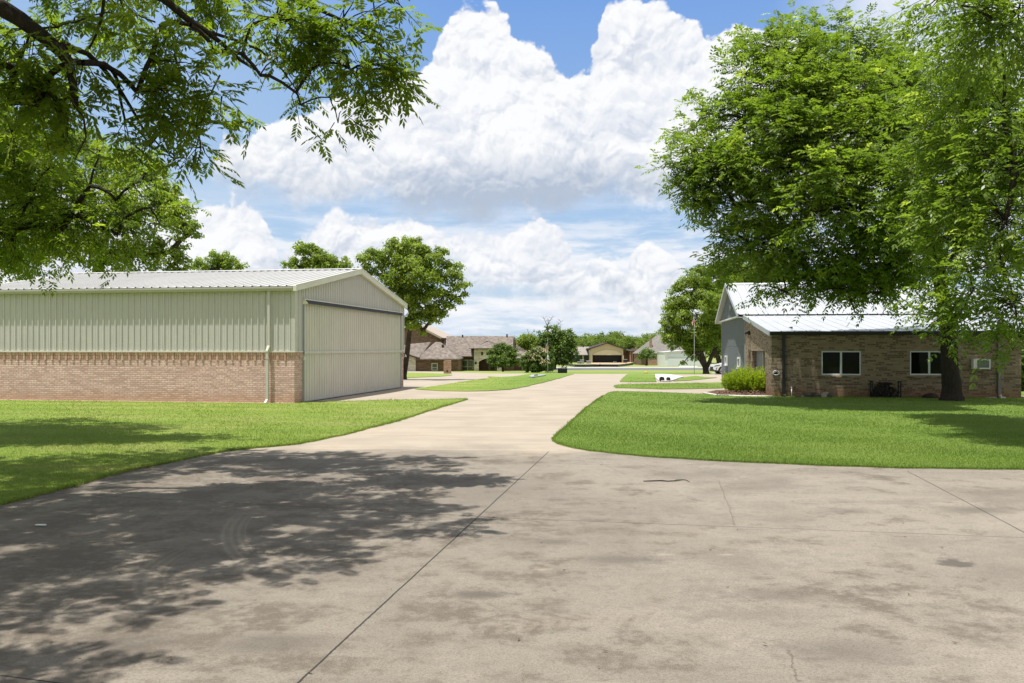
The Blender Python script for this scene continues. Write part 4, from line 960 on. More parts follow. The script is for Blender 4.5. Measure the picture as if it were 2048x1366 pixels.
def fine_tubes(A, B, ra, rb):
    """thousands of thin three-sided twigs at once"""
    n = len(A); d = unit(B - A); a = unit(np.cross(d, rv(n))); b = np.cross(d, a); vs = []
    for P_, r in ((A, ra), (B, rb)):
        for q in (0, 2.0944, 4.18879): vs.append(P_ + (a * math.cos(q) + b * math.sin(q)) * np.asarray(r).reshape(-1, 1))
    V = np.stack(vs, 1).reshape(-1, 3); o = np.arange(n)[:, None] * 6
    Q = np.concatenate([o + np.array([[i, (i + 1) % 3, 3 + (i + 1) % 3, 3 + i]]) for i in range(3)]); return V, Q
def limbs(mb, root, clumps, base_r, lean=.35, tip=.012):
    """join every clump to its nearest inner neighbour, thick where many hang on"""
    root = [Vector(p) for p in root]; nodes = list(root); par = [max(0, i - 1) for i in range(len(root))]; par[0] = -1
    order = sorted(range(len(clumps)), key=lambda i: (Vector(clumps[i][0]) - root[-1]).length); idx = {}
    for i in order:
        c = Vector(clumps[i][0]); best, bj = 1e9, 0
        for j, q in enumerate(nodes):
            if j == 0 and len(root) > 1: continue
            dd = (c - q).length + .25 * max(0, q.z - c.z) + (.12 * (q - root[-1]).length if j >= len(root) else 0)
            if dd < best: best, bj = dd, j
        nodes.append(c); par.append(bj)
    cnt = [0] * len(nodes)
    for i in range(len(nodes) - 1, len(root) - 1, -1):
        j = i
        while j >= 0: cnt[j] += 1; j = par[j]
    rad = lambda i: max(tip, base_r * (cnt[i] / max(1, cnt[0])) ** .52)
    for i in range(len(root), len(nodes)):
        a, c = nodes[par[i]], nodes[i]; L = (c - a).length
        r1 = rad(i); r0 = min(rad(par[i]), r1 * 1.5)
        up = Vector((0, 0, 1)) * L * lean * (.6 if c.z > a.z else .5) + Vector((random.uniform(-1, 1), random.uniform(-1, 1), random.uniform(-.4, .4))) * L * .10
        m = (a + c) / 2 + up; pts = []
        k = max(4, int(L / .5)); k = min(k, 10)
        for t in np.linspace(0, 1, k):
            p = a * (1 - t) ** 2 + m * 2 * t * (1 - t) + c * t * t; pts.append(p + Vector((random.uniform(-1, 1), random.uniform(-1, 1), random.uniform(-1, 1))) * (.025 * L if 0 < t < 1 else 0))
        mb.tube(pts, [r0 + (r1 * .85 - r0) * t for t in np.linspace(0, 1, k)], 7 if r0 > .04 else 5, cap=False)
def pecan(name, label, cat, trunk, clumps, base_r, dens=26, leaf=.105, nl=9, per=6, mat=None, twig=.55, group=None, seed=0.0, lr=.34, gap=.25, hollow=.35, barkm=None, extra=None, flat=.8, drop=.05):
    """trunk: list of (point, radius) from the ground up ; clumps: (centre, radius[, density])"""
    base = Vector(trunk[0][0]); t = thing(name, label, cat, base, 0, group)
    loc = lambda p: Vector(p) - base
    cl = [(loc(c[0]), *c[1:]) for c in clumps]; tr = [(loc(p), r) for p, r in trunk]
    mb = MB()
    if len(tr) > 1:                                                   # flared, slightly knobbly trunk
        pts, rs = [], []
        for (p, r), (q, s) in zip(tr[:-1], tr[1:]):
            for k in range(5):
                f = k / 5; pts.append(p.lerp(q, f) + Vector((random.uniform(-1, 1), random.uniform(-1, 1), 0)) * r * .05); rs.append((r + (s - r) * f) * random.uniform(.96, 1.05))
        pts.append(tr[-1][0]); rs.append(tr[-1][1]); pts[0] = tr[0][0] - Vector((0, 0, .15)); mb.tube(pts, rs, 14, cap=False)
    limbs(mb, [p for p, r in tr], cl, base_r, tip=min(.012, base_r * .12))
    if extra: extra(mb, loc)
    B, D, Ci = twig_points(cl, dens, hollow, gap, seed, drop, flat)
    n = len(B); tl = twig * (.6 + .8 * rng.random(n)); E_ = B + D * tl[:, None] + DOWN * (tl * .10)[:, None]
    cc = np.array([tuple(c[0]) for c in cl])[Ci]; rr_ = np.array([c[1] for c in cl])[Ci]
    A = cc + (B - cc) * .12 + rng.normal(size=(n, 3)) * .10 * rr_[:, None]
    k = rng.random(n) < .45
    V1, Q1 = fine_tubes(B, E_, np.full(n, .007), np.full(n, .003)); V2, Q2 = fine_tubes(A[k], B[k], np.full(k.sum(), .014), np.full(k.sum(), .007))
    v0 = np.array(mb.v, float).reshape(-1, 3); nv = len(v0); me = bpy.data.meshes.new('trunk')
    q0 = [f for f in mb.f]
    allv = np.concatenate([v0, V1, V2]); allq = np.concatenate([np.array([f for f in q0 if len(f) == 4], int).reshape(-1, 4), Q1 + nv, Q2 + nv + len(V1)])
    np_mesh('trunk', allv, allq, t, barkm or M_BARK, smooth=True)
    # leaves along every twig
    m = per; f = np.linspace(.1, 1.0, m)
    LB = (B[:, None, :] + D[:, None, :] * (tl[:, None] * f)[..., None] + DOWN * (tl[:, None] * .10 * f ** 2)[..., None]).reshape(-1, 3)
    DD = np.repeat(D, m, 0); sidev = unit(np.cross(DD, rv(len(DD)))); LD = unit(DD * .6 + sidev * np.array([.85, .85, .45]) + np.array([0, 0, .28]))
    V = compound(LB, LD, lr * (.7 + .6 * rng.random(len(LB))), nl, leaf)
    tw = np.repeat(rng.normal(size=n) * .16, m); tint = np.repeat(np.clip(.52 + .30 * wob(LB, .8, seed + 3) + tw + rng.normal(size=len(LB)) * .15, 0, 1), nl * 4)
    np_mesh('crown', V, np.arange(len(V)).reshape(-1, 4), t, mat or M_LEAF, col=tint)
    return t
def px(lst, k=1.0): return [(P(u, v, y), r * y / F * k, *d) for (u, v, r, y, *d) in lst]

# ------------------------------------------------------------- the big pecan in front of the workshop
TB = ug(1903, gy(803))
main = px([(1600, 72, 34, 30), (1560, 100, 42, 29), (1512, 92, 30, 30), (1585, 52, 16, 30), (1680, 75, 42, 31), (1702, 56, 18, 31), (1735, 98, 42, 31), (1640, 125, 48, 29), (1790, 115, 26, 32, .7), (1815, 68, 15, 32, .7), (1838, 66, 10, 32), (1760, 150, 50, 30),
           (1490, 150, 36, 29), (1560, 175, 55, 28), (1640, 195, 55, 28), (1720, 190, 55, 28), (1800, 190, 55, 29),
           (1400, 205, 13, 30), (1410, 228, 20, 30, .8), (1440, 235, 36, 30), (1388, 258, 24, 30), (1368, 270, 11, 30), (1490, 240, 52, 29), (1570, 255, 58, 27), (1650, 270, 60, 27), (1740, 275, 60, 27), (1830, 265, 55, 28),
           (1352, 330, 21, 29), (1326, 337, 10, 29), (1340, 325, 8, 29), (1384, 318, 32, 29), (1430, 300, 42, 29), (1388, 365, 28, 29), (1425, 365, 32, 29), (1388, 396, 13, 29), (1394, 412, 8, 29), (1448, 338, 38, 28), (1500, 320, 52, 28), (1580, 335, 58, 27), (1670, 350, 58, 26), (1760, 350, 58, 26),
           (1472, 412, 42, 29), (1545, 410, 56, 28), (1630, 425, 56, 26), (1720, 425, 58, 26), (1800, 430, 58, 26), (1448, 470, 34, 30), (1436, 515, 20, 30), (1500, 490, 50, 29), (1580, 500, 56, 28), (1660, 500, 56, 27), (1740, 510, 56, 27), (1815, 520, 45, 27),
           (1500, 535, 32, 29), (1560, 545, 34, 28), (1622, 548, 36, 28), (1690, 548, 36, 28), (1752, 548, 38, 28), (1522, 572, 12, 28), (1572, 585, 12, 28), (1640, 585, 20, 27), (1700, 600, 14, 27), (1710, 626, 9, 27), (1690, 578, 20, 27), (1762, 585, 14, 27),
           (1600, 220, 60, 31, .5), (1700, 300, 70, 31, .5), (1560, 400, 60, 31, .5), (1800, 400, 70, 31, .6), (1850, 210, 70, 30, .6), (1900, 330, 70, 30, .6), (1960, 240, 70, 30, .6), (1960, 420, 70, 29, .6), (1880, 480, 60, 29, .6), (2070, 300, 80, 29, .6), (2070, 450, 80, 28, .5)])
pecan('pecan_tree', 'largest pecan tree, dark thick trunk on the lawn before the brick workshop', 'tree',
      [(TB, .42), (TB + Vector((.02, 0, .35)), .33), (TB + Vector((-.05, 0, 1.2)), .29), (TB + Vector((-.10, .05, 2.3)), .27), (TB + Vector((-.28, .0, 3.6)), .23), (TB + Vector((-.75, -.3, 5.2)), .19)], main, .20, dens=50, leaf=.165, nl=7, per=5, seed=1.0, gap=-.02, lr=.33)
# ------------------------------------------------------------- pecan standing just outside the picture on the right
RB = Vector((15.2, 18.2, 0))
near_r = px([(1880, 145, 50, 22), (1945, 110, 60, 20), (2005, 60, 50, 17), (2040, 20, 50, 15.5), (1958, 25, 30, 15.5, .8), (1925, 12, 14, 15.5), (1985, 40, 25, 15.5), (1925, 200, 62, 21), (2005, 225, 70, 19.5), (1868, 270, 50, 22), (1950, 310, 66, 20.5), (2030, 335, 66, 19),
             (1858, 365, 50, 22.5), (1930, 400, 60, 20.5), (2010, 440, 66, 19), (1852, 455, 45, 22.5), (1920, 490, 52, 20.5), (2000, 525, 55, 18.5), (1880, 560, 40, 21.5), (1948, 580, 44, 20), (2030, 605, 46, 18), (1862, 600, 20, 22), (1918, 634, 34, 20.5), (1980, 636, 32, 19), (1888, 642, 12, 21), (1930, 650, 14, 20), (2038, 672, 20, 18)])
near_r += [((13.2, 17, 7.2), 1.4, .7), ((14.5, 14.5, 8), 1.6, .7), ((11.2, 13.5, 7.6), 1.2, .6), ((16, 20, 8.5), 1.8, .7), ((17.5, 17, 7), 1.8, .7), ((9.3, 16.4, 7.9), .9, .8), ((8.4, 16.6, 8.6), .7, .8)]
pecan('pecan_tree', 'pecan whose leafy boughs come in from the right edge before the workshop', 'tree', [(RB, .4), (RB + Vector((0, 0, 1.5)), .32), (RB + Vector((-.4, .2, 3.4)), .27), (RB + Vector((-.8, .3, 5)), .2)], near_r, .08, dens=44, leaf=.15, nl=7, per=5, seed=4.0, gap=.05, lr=.33)
# ------------------------------------------------------------- pecan overhanging the drive from the left, its trunk out of the picture
LB_ = Vector((-9.6, 10.6, 0))
ov = [(560, 40, 44, 11), (620, 60, 50, 11.5), (690, 45, 50, 11.5), (745, 22, 36, 11.5), (790, 4, 18, 11.5), (640, 128, 44, 11.5), (702, 140, 44, 11.5), (560, 112, 42, 11), (592, 185, 26, 11.5), (600, 210, 14, 11.5), (660, 195, 30, 11.5), (682, 222, 18, 11.5), (676, 246, 10, 11.5), (745, 130, 30, 11.5), (782, 140, 20, 11.5), (800, 118, 9, 11.5),
      (795, 160, 9, 11.5), (722, 180, 24, 11.5), (760, 85, 22, 11.5), (500, 55, 40, 11), (440, 40, 40, 11), (380, 50, 42, 10.5), (320, 55, 42, 10.5), (250, 35, 34, 10.5), (430, 105, 30, 11), (485, 108, 24, 11), (520, 150, 14, 11), (355, 125, 40, 10.5), (300, 120, 40, 10.5), (402, 195, 28, 11), (442, 190, 18, 11), (392, 250, 22, 11), (402, 295, 16, 11), (392, 338, 11, 11), (340, 190, 38, 10.5), (275, 185, 38, 10.5),
      (225, 140, 34, 10.5), (335, 245, 28, 11), (60, 65, 44, 10), (115, 55, 34, 10), (150, 45, 20, 10), (30, 140, 52, 10), (100, 150, 42, 10), (165, 125, 14, 10), (20, 205, 44, 10), (80, 210, 38, 10), (140, 200, 20, 10), (250, 240, 24, 11), (300, 290, 16, 11)]
ovc = px(ov)
for c in [(-4.8, 9.5, 8.0, 1.2), (-7.6, 12.5, 8.5, 1.4), (-8.5, 9.5, 9, 1.5), (-4.0, 7.7, 7.4, 0.8), (-5.6, 7.2, 7.8, 1.1), (-7.3, 7.5, 8.5, 1.3), (-9.5, 12, 7.5, 1.4), (-4.6, 5.2, 6.6, 0.7), (-5.3, 4.2, 7.2, 0.8), (-3.9, 3.9, 6.2, 0.5), (-6.8, 5.6, 7.4, 1.1), (-8.2, 4.5, 7.5, 1.2), (-3.0, 12.8, 8.4, 0.8), (-5, 13.4, 8.8, 1.0), (-11, 9, 8, 1.6), (-10.5, 6.5, 7.6, 1.4), (-6.5, 13.8, 7.6, 1.0), (-3.2, 9.0, 7.8, 0.9), (-5.2, 8.6, 9.2, 1.2), (-2.2, 8.4, 6.6, 0.6), (-3.4, 6.9, 6.4, 0.7), (-6.2, 6.4, 7, 1.0), (-7.4, 8.9, 7.4, 1.2), (-8.6, 6.6, 7, 1.1), (-4.6, 12.6, 7.4, 0.9), (-5.8, 3.6, 6.8, 0.8), (-4.9, 6.2, 7.8, 0.8)]:
    ovc.append((c[:3], c[3], .60))
def ov_limbs(mb, loc):
    def br(pts, r0, r1):
        q = [loc(P(u, v, y)) for u, v, y in pts]; n = len(q)
        mb.tube(q, [r0 + (r1 - r0) * i / (n - 1) for i in range(n)], 8, cap=False)
    tp = LB_ + Vector((.3, .1, 5.6)); k = loc(tp)
    q = [k, loc(P(-260, -60, 10.2)), loc(P(-100, -20, 10))] + [loc(P(u, v, 10)) for u, v in ((0, 14), (40, 38), (85, 72), (118, 100), (138, 125), (146, 165), (150, 205), (152, 216))]
    mb.tube(q, list(np.linspace(.13, .030, len(q))), 8, cap=False)
    br([(104, 88, 10), (140, 94, 10.1), (176, 108, 10.3), (205, 135, 10.5), (240, 180, 10.6), (262, 215, 10.8), (285, 255, 11), (318, 290, 11)], .040, .010)
    br([(152, 214, 10), (168, 240, 10), (172, 275, 10), (150, 318, 10)], .018, .006)
    br([(-120, -260, 10.6), (120, -120, 10.6), (330, 0, 10.6), (372, 36, 10.7), (412, 62, 10.8), (445, 88, 10.9), (480, 120, 11), (520, 145, 11.1)], .060, .014)
    br([(412, 62, 10.8), (470, 80, 11), (520, 100, 11.2), (565, 140, 11.4), (600, 190, 11.5)], .024, .006)
    br([(208, 0, 10.4), (202, 40, 10.4), (192, 70, 10.4), (178, 98, 10.4)], .020, .012)
    br([(300, -120, 11), (520, -30, 11.2), (640, 20, 11.4), (700, 48, 11.5), (760, 90, 11.5), (800, 130, 11.5)], .04, .006)
    br([(440, 150, 11), (415, 200, 11), (400, 260, 11), (385, 330, 11), (378, 350, 11)], .012, .004)
    br([(318, 290, 11), (345, 315, 11), (372, 352, 11), (385, 378, 11)], .008, .003)
    br([(250, 275, 11), (280, 300, 11), (310, 325, 11)], .008, .003)
pecan('pecan_tree', 'pecan arching over the drive from the upper left, limbs bare and dark against sky', 'tree', [(LB_, .5), (LB_ + Vector((0, 0, 1.6)), .4), (LB_ + Vector((.2, 0, 3.6)), .33), (LB_ + Vector((.3, .1, 5.6)), .26)], ovc, .055, dens=40, leaf=.105, nl=11, per=6, mat=M_LEAFN, twig=.34, seed=7.0, lr=.27, gap=.14, hollow=.2, extra=ov_limbs, drop=.4)
# ------------------------------------------------------------- second pecan on the left, hanging before the shed roof
L2 = Vector((-14.2, 18, 0))
lo = px([(30, 290, 55, 17), (100, 335, 50, 17), (180, 372, 50, 17), (60, 400, 62, 17), (150, 430, 52, 17), (232, 400, 46, 17), (284, 362, 34, 17), (302, 415, 32, 17), (40, 455, 46, 17), (120, 458, 36, 17), (200, 455, 36, 17), (252, 435, 34, 17), (300, 335, 22, 17), (318, 445, 16, 17), (20, 480, 26, 17), (236, 470, 14, 17),
         (20, 340, 60, 18.5, .8), (120, 400, 60, 18.5, .8), (200, 300, 24, 17, .7), (0, 450, 70, 19, .8), (-60, 420, 70, 17, .8), (-60, 300, 70, 17, .8)])
lo += [((-11.5, 17, 7.4), 1.3, .8), ((-9.8, 16.6, 6.6), .8, .8), ((-12.5, 15.5, 8), 1.5, .7), ((-14, 18, 8.6), 1.8, .7), ((-15.5, 16, 7), 1.7, .7), ((-11, 18.8, 8), 1.2, .7), ((-12.8, 20, 7.5), 1.3, .7)]
pecan('pecan_tree', 'shadowy pecan at the left edge with low boughs hanging before the hangar roof', 'tree', [(L2, .42), (L2 + Vector((0, 0, 1.5)), .35), (L2 + Vector((.3, 0, 3.4)), .28), (L2 + Vector((.5, 0, 5)), .2)], lo, .10, dens=33, leaf=.115, nl=9, per=5, mat=M_LEAFN, seed=9.0, lr=.30, gap=.10, drop=.3)

# ------------------------------------------------------------- trees in the middle distance
def mid_tree(name, label, base, clumps, tr=.22, leaf=.20, n_per=1500, mat=None, cat='tree', group=None, fork=None, seed=0.0, dens=None, hollow=.3, gap=.15, trunk_h=None, flat=.85, barkm=None):
    base = Vector(base); t = thing(name, label, cat, base, 0, group); cl = [(Vector(c[0]) - base, *c[1:]) for c in clumps]
    mb = MB(); cz = np.mean([c[0].z for c in cl]); cxy = sum((c[0] for c in cl), Vector()) / len(cl); h = trunk_h or cz * .45
    top = Vector((cxy.x * .35, cxy.y * .35, h)); pts = [Vector((0, 0, -.2)), Vector((0, 0, .25)), top * .5 + Vector((random.uniform(-.1, .1), 0, 0)), top]
    mb.tube(pts, [tr * 1.5, tr * 1.1, tr * .9, tr * .8], 10, cap=False)
    if fork:
        for (fx, fy, fz) in fork: mb.tube([pts[1] * 2, pts[1] * 2 + Vector((fx * .5, fy * .5, fz * .45)), Vector((fx, fy, fz))], [tr * .75, tr * .6, tr * .4], 8, cap=False)
    limbs(mb, [pts[0], top], cl, tr * .75, tip=.02)
    mb.build('trunk', barkm or M_BARKF, t, smooth=True)
    Cs, Tn, Ou = [], [], []
    for i, (c, r, *k) in enumerate(cl):
        kk = (k[0] if k else 1.0); sr = max(leaf * 1.6, min(.55, r * .30)); ns = max(6, int(15 * kk * (r / sr) ** 2 * .30)); d = rv(ns); tt = .35 + .72 * rng.random(ns) ** .6
        bump = 1 + .22 * wob(d * 2.6 + i, 1.0, seed + i); sc_ = np.array(c) + d * np.array([r, r, r * flat]) * (tt * bump)[:, None]
        sc_ = sc_[wob(sc_, 1.1 / max(sr, .3), seed) > -gap - .35 * rng.random(ns)]
        if not len(sc_): continue
        m = max(8, int(n_per * .05 * (sr / leaf) ** 2 / 3)); e = rv(len(sc_) * m); e[:, 2] = np.where(e[:, 2] < -.5, -e[:, 2], e[:, 2])
        rad = sr * (.35 + .95 * rng.random((len(sc_) * m, 1))); q = np.repeat(sc_, m, 0) + e * rad * np.array([1.1, 1.1, .95]); Cs.append(q); Ou.append(e)
        Tn.append(np.repeat(rng.normal(size=len(sc_)) * .17, m))
    C_ = np.concatenate(Cs); V = simple_leaves(C_, leaf, 1.0, np.concatenate(Ou))
    tint = np.repeat(np.clip(.45 + .22 * wob(C_, .7, seed) + np.concatenate(Tn) + rng.normal(size=len(C_)) * .16, 0, 1), 4)
    np_mesh('crown', V, np.arange(len(V)).reshape(-1, 4), t, mat or M_LEAFB, col=tint); return t
def at(y, lst): return [(P(u, v, y + d), r * y / F, *k) for (u, v, r, d, *k) in lst]
mid_tree('shade_tree', 'sunlit bright green tree rising behind the left end of the hangar roof', ug(175, 52),
         at(52, [(110, 275, 42, 0), (165, 292, 42, 1), (60, 270, 40, 0), (230, 335, 48, -1), (285, 335, 42, 0), (320, 385, 42, 0), (352, 432, 36, 1), (378, 470, 20, 0), (388, 455, 10, 0), (366, 418, 14, 0), (300, 430, 52, -1), (225, 420, 52, -2), (340, 505, 34, 0), (282, 512, 44, -1), (140, 385, 60, -1), (60, 335, 60, 0), (200, 512, 52, -1), (100, 480, 60, -2), (20, 420, 70, 0), (10, 285, 55, 1), (20, 525, 55, 0), (360, 540, 25, 0)]), .4, .17, 800, seed=2.0, gap=-.02)
mid_tree('shade_tree', 'small rounded treetop just showing above the hangar ridge', ug(436, 82), at(82, [(400, 526, 15, 0), (428, 522, 18, 0), (458, 520, 18, 0), (480, 530, 10, 0), (440, 542, 26, 0), (412, 545, 22, 0), (470, 545, 18, 0), (440, 580, 40, 0, .4)]), .28, .20, 900, seed=3.0, gap=-.05)
mid_tree('shade_tree', 'twin lobed treetop above the middle of the hangar ridge', ug(640, 72), at(72, [(602, 500, 17, 0), (622, 512, 24, 0), (582, 524, 13, 0), (600, 534, 22, 0), (660, 526, 25, 0), (690, 526, 15, 0), (650, 545, 30, 0), (640, 520, 16, 0), (625, 590, 45, 0, .4)]), .28, .19, 900, seed=5.0, gap=-.05)
mid_tree('pecan_tree', 'spreading green tree with a leaning trunk beyond the far corner of the hangar', ug(807, 57),
         at(55, [(745, 522, 28, 0), (728, 545, 20, 0), (790, 512, 34, 0), (822, 500, 30, 0), (800, 490, 14, 0), (858, 520, 28, 0), (884, 508, 12, 0), (902, 548, 26, 0), (924, 572, 15, 0), (934, 590, 9, 0), (880, 570, 34, 0), (830, 550, 38, -1), (780, 558, 34, 0), (850, 610, 32, 0), (826, 640, 24, 0), (868, 638, 16, 0), (902, 602, 20, 0), (810, 600, 30, 0), (886, 622, 15, 0), (846, 662, 8, 0), (760, 592, 28, 0), (866, 545, 22, 1), (840, 585, 24, 1)]), .19, .15, 1150, seed=6.0, gap=-.10, hollow=.1, fork=None, trunk_h=3.0)
yb = gy(748.6) + 4
mid_tree('oak_tree', 'forked dark trunked tree beside the flagpole near the white car', ug(1412, yb),
         at(yb, [(1400, 562, 30, 0), (1442, 552, 34, 1), (1380, 592, 34, 0), (1348, 612, 20, 0), (1420, 612, 42, -1), (1368, 640, 38, 0), (1336, 648, 14, 0), (1346, 680, 20, 0), (1400, 668, 36, 0), (1440, 662, 34, 0), (1388, 706, 16, 0, .7), (1368, 724, 8, 0, .7), (1330, 676, 9, 0), (1420, 545, 20, 0), (1362, 575, 14, 0), (1382, 690, 18, 0, .8)]), .30, .19, 1100, seed=8.0, gap=-.05, mat=M_LEAFB, fork=[(-2.4, 0, 4.6), (1.9, .5, 4.4)], trunk_h=2.4)
mid_tree('oak_tree', 'tall leafy tree behind the grey gable of the workshop', ug(1444, yb + 9),
         at(yb + 9, [(1470, 560, 40, 0), (1490, 540, 40, 0), (1460, 600, 44, 0), (1500, 600, 50, 0), (1446, 640, 36, 0), (1480, 650, 40, 0), (1540, 570, 50, 1), (1540, 540, 30, 1), (1440, 600, 30, 0)]), .42, .20, 1300, seed=10.0, fork=[(-1.5, 0, 4.5), (1.4, .4, 5)], mat=M_LEAFB)
ys_ = 44.5
mid_tree('holly_bush', 'dark dense shrub at the right edge beyond the workshop corner', ug(2052, ys_ - 7), at(ys_ - 7, [(2036, 715, 22, 0), (2060, 700, 26, 0), (2030, 745, 20, 0), (2060, 745, 30, 0), (2084, 730, 30, 0), (2040, 770, 16, 0), (2070, 772, 22, 0)]), .06, .12, 2600, mat=M_LEAFD, cat='shrub', seed=12.0, hollow=.2)

# ------------------------------------------------------------- yellow-green bushes by the workshop door
def bush(label, c, rx, ry, h, n, seed):
    t = thing('bush', label, 'bush', c, 0, None); mb = MB()
    st = 46
    for k in range(st):
        a = random.uniform(0, 6.28); r = random.random() ** .5; e = Vector((math.cos(a) * rx * r, math.sin(a) * ry * r, h * random.uniform(.55, 1.0) * (1 - .25 * r * r)))
        mb.tube([(e.x * .25, e.y * .25, 0), (e.x * .7, e.y * .7, e.z * .5), tuple(e)], [.008, .006, .003], 4, cap=False)
    mb.build('stems', M_BARKF, t)
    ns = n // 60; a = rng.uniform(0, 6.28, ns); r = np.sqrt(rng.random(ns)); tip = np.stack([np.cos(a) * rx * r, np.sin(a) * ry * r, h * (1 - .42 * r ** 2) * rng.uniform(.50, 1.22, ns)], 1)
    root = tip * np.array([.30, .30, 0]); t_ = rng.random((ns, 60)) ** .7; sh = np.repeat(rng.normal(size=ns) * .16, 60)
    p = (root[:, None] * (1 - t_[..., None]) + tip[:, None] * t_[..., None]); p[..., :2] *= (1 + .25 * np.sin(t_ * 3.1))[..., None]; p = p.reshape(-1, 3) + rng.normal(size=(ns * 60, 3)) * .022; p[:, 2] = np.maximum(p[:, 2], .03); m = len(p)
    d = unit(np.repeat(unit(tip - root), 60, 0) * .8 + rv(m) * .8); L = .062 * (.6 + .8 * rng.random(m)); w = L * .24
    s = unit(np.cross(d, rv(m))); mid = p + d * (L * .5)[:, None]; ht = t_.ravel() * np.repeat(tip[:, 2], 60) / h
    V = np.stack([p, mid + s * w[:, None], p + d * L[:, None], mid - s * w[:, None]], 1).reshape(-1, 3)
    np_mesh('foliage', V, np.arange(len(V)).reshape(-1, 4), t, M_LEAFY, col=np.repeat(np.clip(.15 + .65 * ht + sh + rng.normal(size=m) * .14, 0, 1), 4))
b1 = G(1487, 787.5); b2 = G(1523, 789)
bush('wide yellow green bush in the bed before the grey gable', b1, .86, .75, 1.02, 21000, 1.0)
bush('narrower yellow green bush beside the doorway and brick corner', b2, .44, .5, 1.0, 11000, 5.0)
# ============================================================= beyond the crest: houses, hangars, runway, woods
def X(u, y): return (u - U0) / F * y
def Z(v, y): return EYE - (v - VH) / F * y
def rel(o):                                        # mesh builder helper: world -> thing coordinates
    return Vector(o.location)
class WB(MB):
    """collects in world coordinates, builds under a thing"""
    def __init__(s, t): super().__init__(); s.t = t
    def build(s, name, mat, parent=None, **k):
        o = s.t.location; s.v = [(p[0] - o.x, p[1] - o.y, p[2] - o.z) for p in s.v]
        return super().build(name, mat, parent or s.t, **k)
def hiproof(b, x0, x1, y0, y1, ze, zr, hl, hr, th=.18):
    ym = (y0 + y1) / 2; a, c, d, e = (x0, y0, ze), (x1, y0, ze), (x1, y1, ze), (x0, y1, ze); p, q = (x0 + hl, ym, zr), (x1 - hr, ym, zr)
    b.quad(a, c, q, p); b.quad(d, e, p, q); b.poly([c, d, q]); b.poly([e, a, p])
    lo = [(k[0], k[1], ze - th) for k in (a, c, d, e)]; b.quad(*lo[::-1])
    up = [a, c, d, e]
    for i in range(4): b.quad(lo[i], lo[(i + 1) % 4], up[(i + 1) % 4], up[i])
def pane_window(t, u0, u1, v0, v1, y, mat=None, cols=2, rows=1, fr=.09, parent=None, fmat=None):
    x0, x1, z0, z1 = X(u0, y), X(u1, y), Z(v1, y), Z(v0, y); yy = y - .06
    b = WB(t); b.box(x0, yy, z0, x0 + fr, y, z1); b.box(x1 - fr, yy, z0, x1, y, z1); b.box(x0 + fr, yy, z1 - fr, x1 - fr, y, z1); b.box(x0 + fr, yy, z0, x1 - fr, y, z0 + fr)
    for i in range(1, cols): xm = x0 + (x1 - x0) * i / cols; b.box(xm - fr * .4, yy + .002, z0 + fr, xm + fr * .4, y, z1 - fr)
    for i in range(1, rows): zm = z0 + (z1 - z0) * (i / rows - .12); b.box(x0 + fr, yy + .004, zm - fr * .35, x1 - fr, y, zm + fr * .35)
    w = b.build('window', fmat or M_CREAM, parent); b = WB(t); b.box(x0 + fr, y - .02, z0 + fr, x1 - fr, y + .02, z1 - fr); b.build('pane', mat or M_GLASSG, w); return w

# --- runway and its shoulders
M_ASPH = paint('asphalt', (.115, .118, .122), .9, .12, .05); M_SHOULDER = paint('pale_shoulder', (.36, .36, .31), .9, .12, .05)
poly_sheet('runway', [(-700, gy(740.2)), (700, gy(740.2)), (700, gy(736.2)), (-700, gy(736.2))], .012, M_ASPH)
poly_sheet('runway_edge', [(-700, gy(736.1)), (700, gy(736.1)), (700, gy(733.9)), (-700, gy(733.9))], .010, M_SHOULDER)
M_DIRT = material('tan_dirt', lambda nt: mixc(nt, noise(nt, geopos(nt), .3, 5, .6), (.36, .25, .15), (.46, .36, .24)), .95, .1)
poly_sheet('bare_dirt', GP((1166, 727.5), (1176, 723.8), (1262, 724.2), (1264, 728), (1236, 729.8), (1196, 729.2)), .05, M_DIRT)
poly_sheet('far_driveway', GP((1247, 724), (1252, 719), (1246, 716.5), (1272, 716.5), (1268, 720), (1264, 724)), .06, M_CONC)

# --- the long brown house
y0 = 150.0; hz = gz(y0)
hs = thing('house', 'long low brown brick house with shingle hip roofs and a cream stone arched entry', 'house', (X(930, y0), y0, hz), 0)
b = WB(hs); b.box(X(893, 152), 152, hz - 1, X(1028, 152), 163, Z(713, 152)); b.box(X(905, 152), 151.6, hz - 1, X(948, 152), 151.99, Z(714, 152)); b.box(X(1028, 152) + .01, 153.5, hz - 1, X(1066, 152), 162, Z(716, 153)); wl_ = b.build('brick_wall', M_BRICKB, hs)
b = WB(hs); ze, zr = Z(713.5, 150.4), Z(673, 157.5)
b.quad((X(890, 150.4), 150.4, ze), (X(1024, 150.4), 150.4, ze), (X(1027.5, 157.5), 157.5, zr), (X(893, 157.5), 157.5, zr)); b.quad((X(893, 157.5), 157.5, zr), (X(1027.5, 157.5), 157.5, zr), (X(1030, 150.4) + .4, 164.6, ze), (X(893, 157.5), 164.6, ze))
rf_ = b.build('roof', M_SHB, hs, solid=.2)
b = WB(hs); b.poly([(X(1026, 152), 152.2, Z(713, 152)), (X(1026, 152) + .01, 162.8, Z(713, 152)), (X(1026, 152), 157.5, zr - .3)]); b.build('gable_end', M_CREAM, hs, solid=.1)
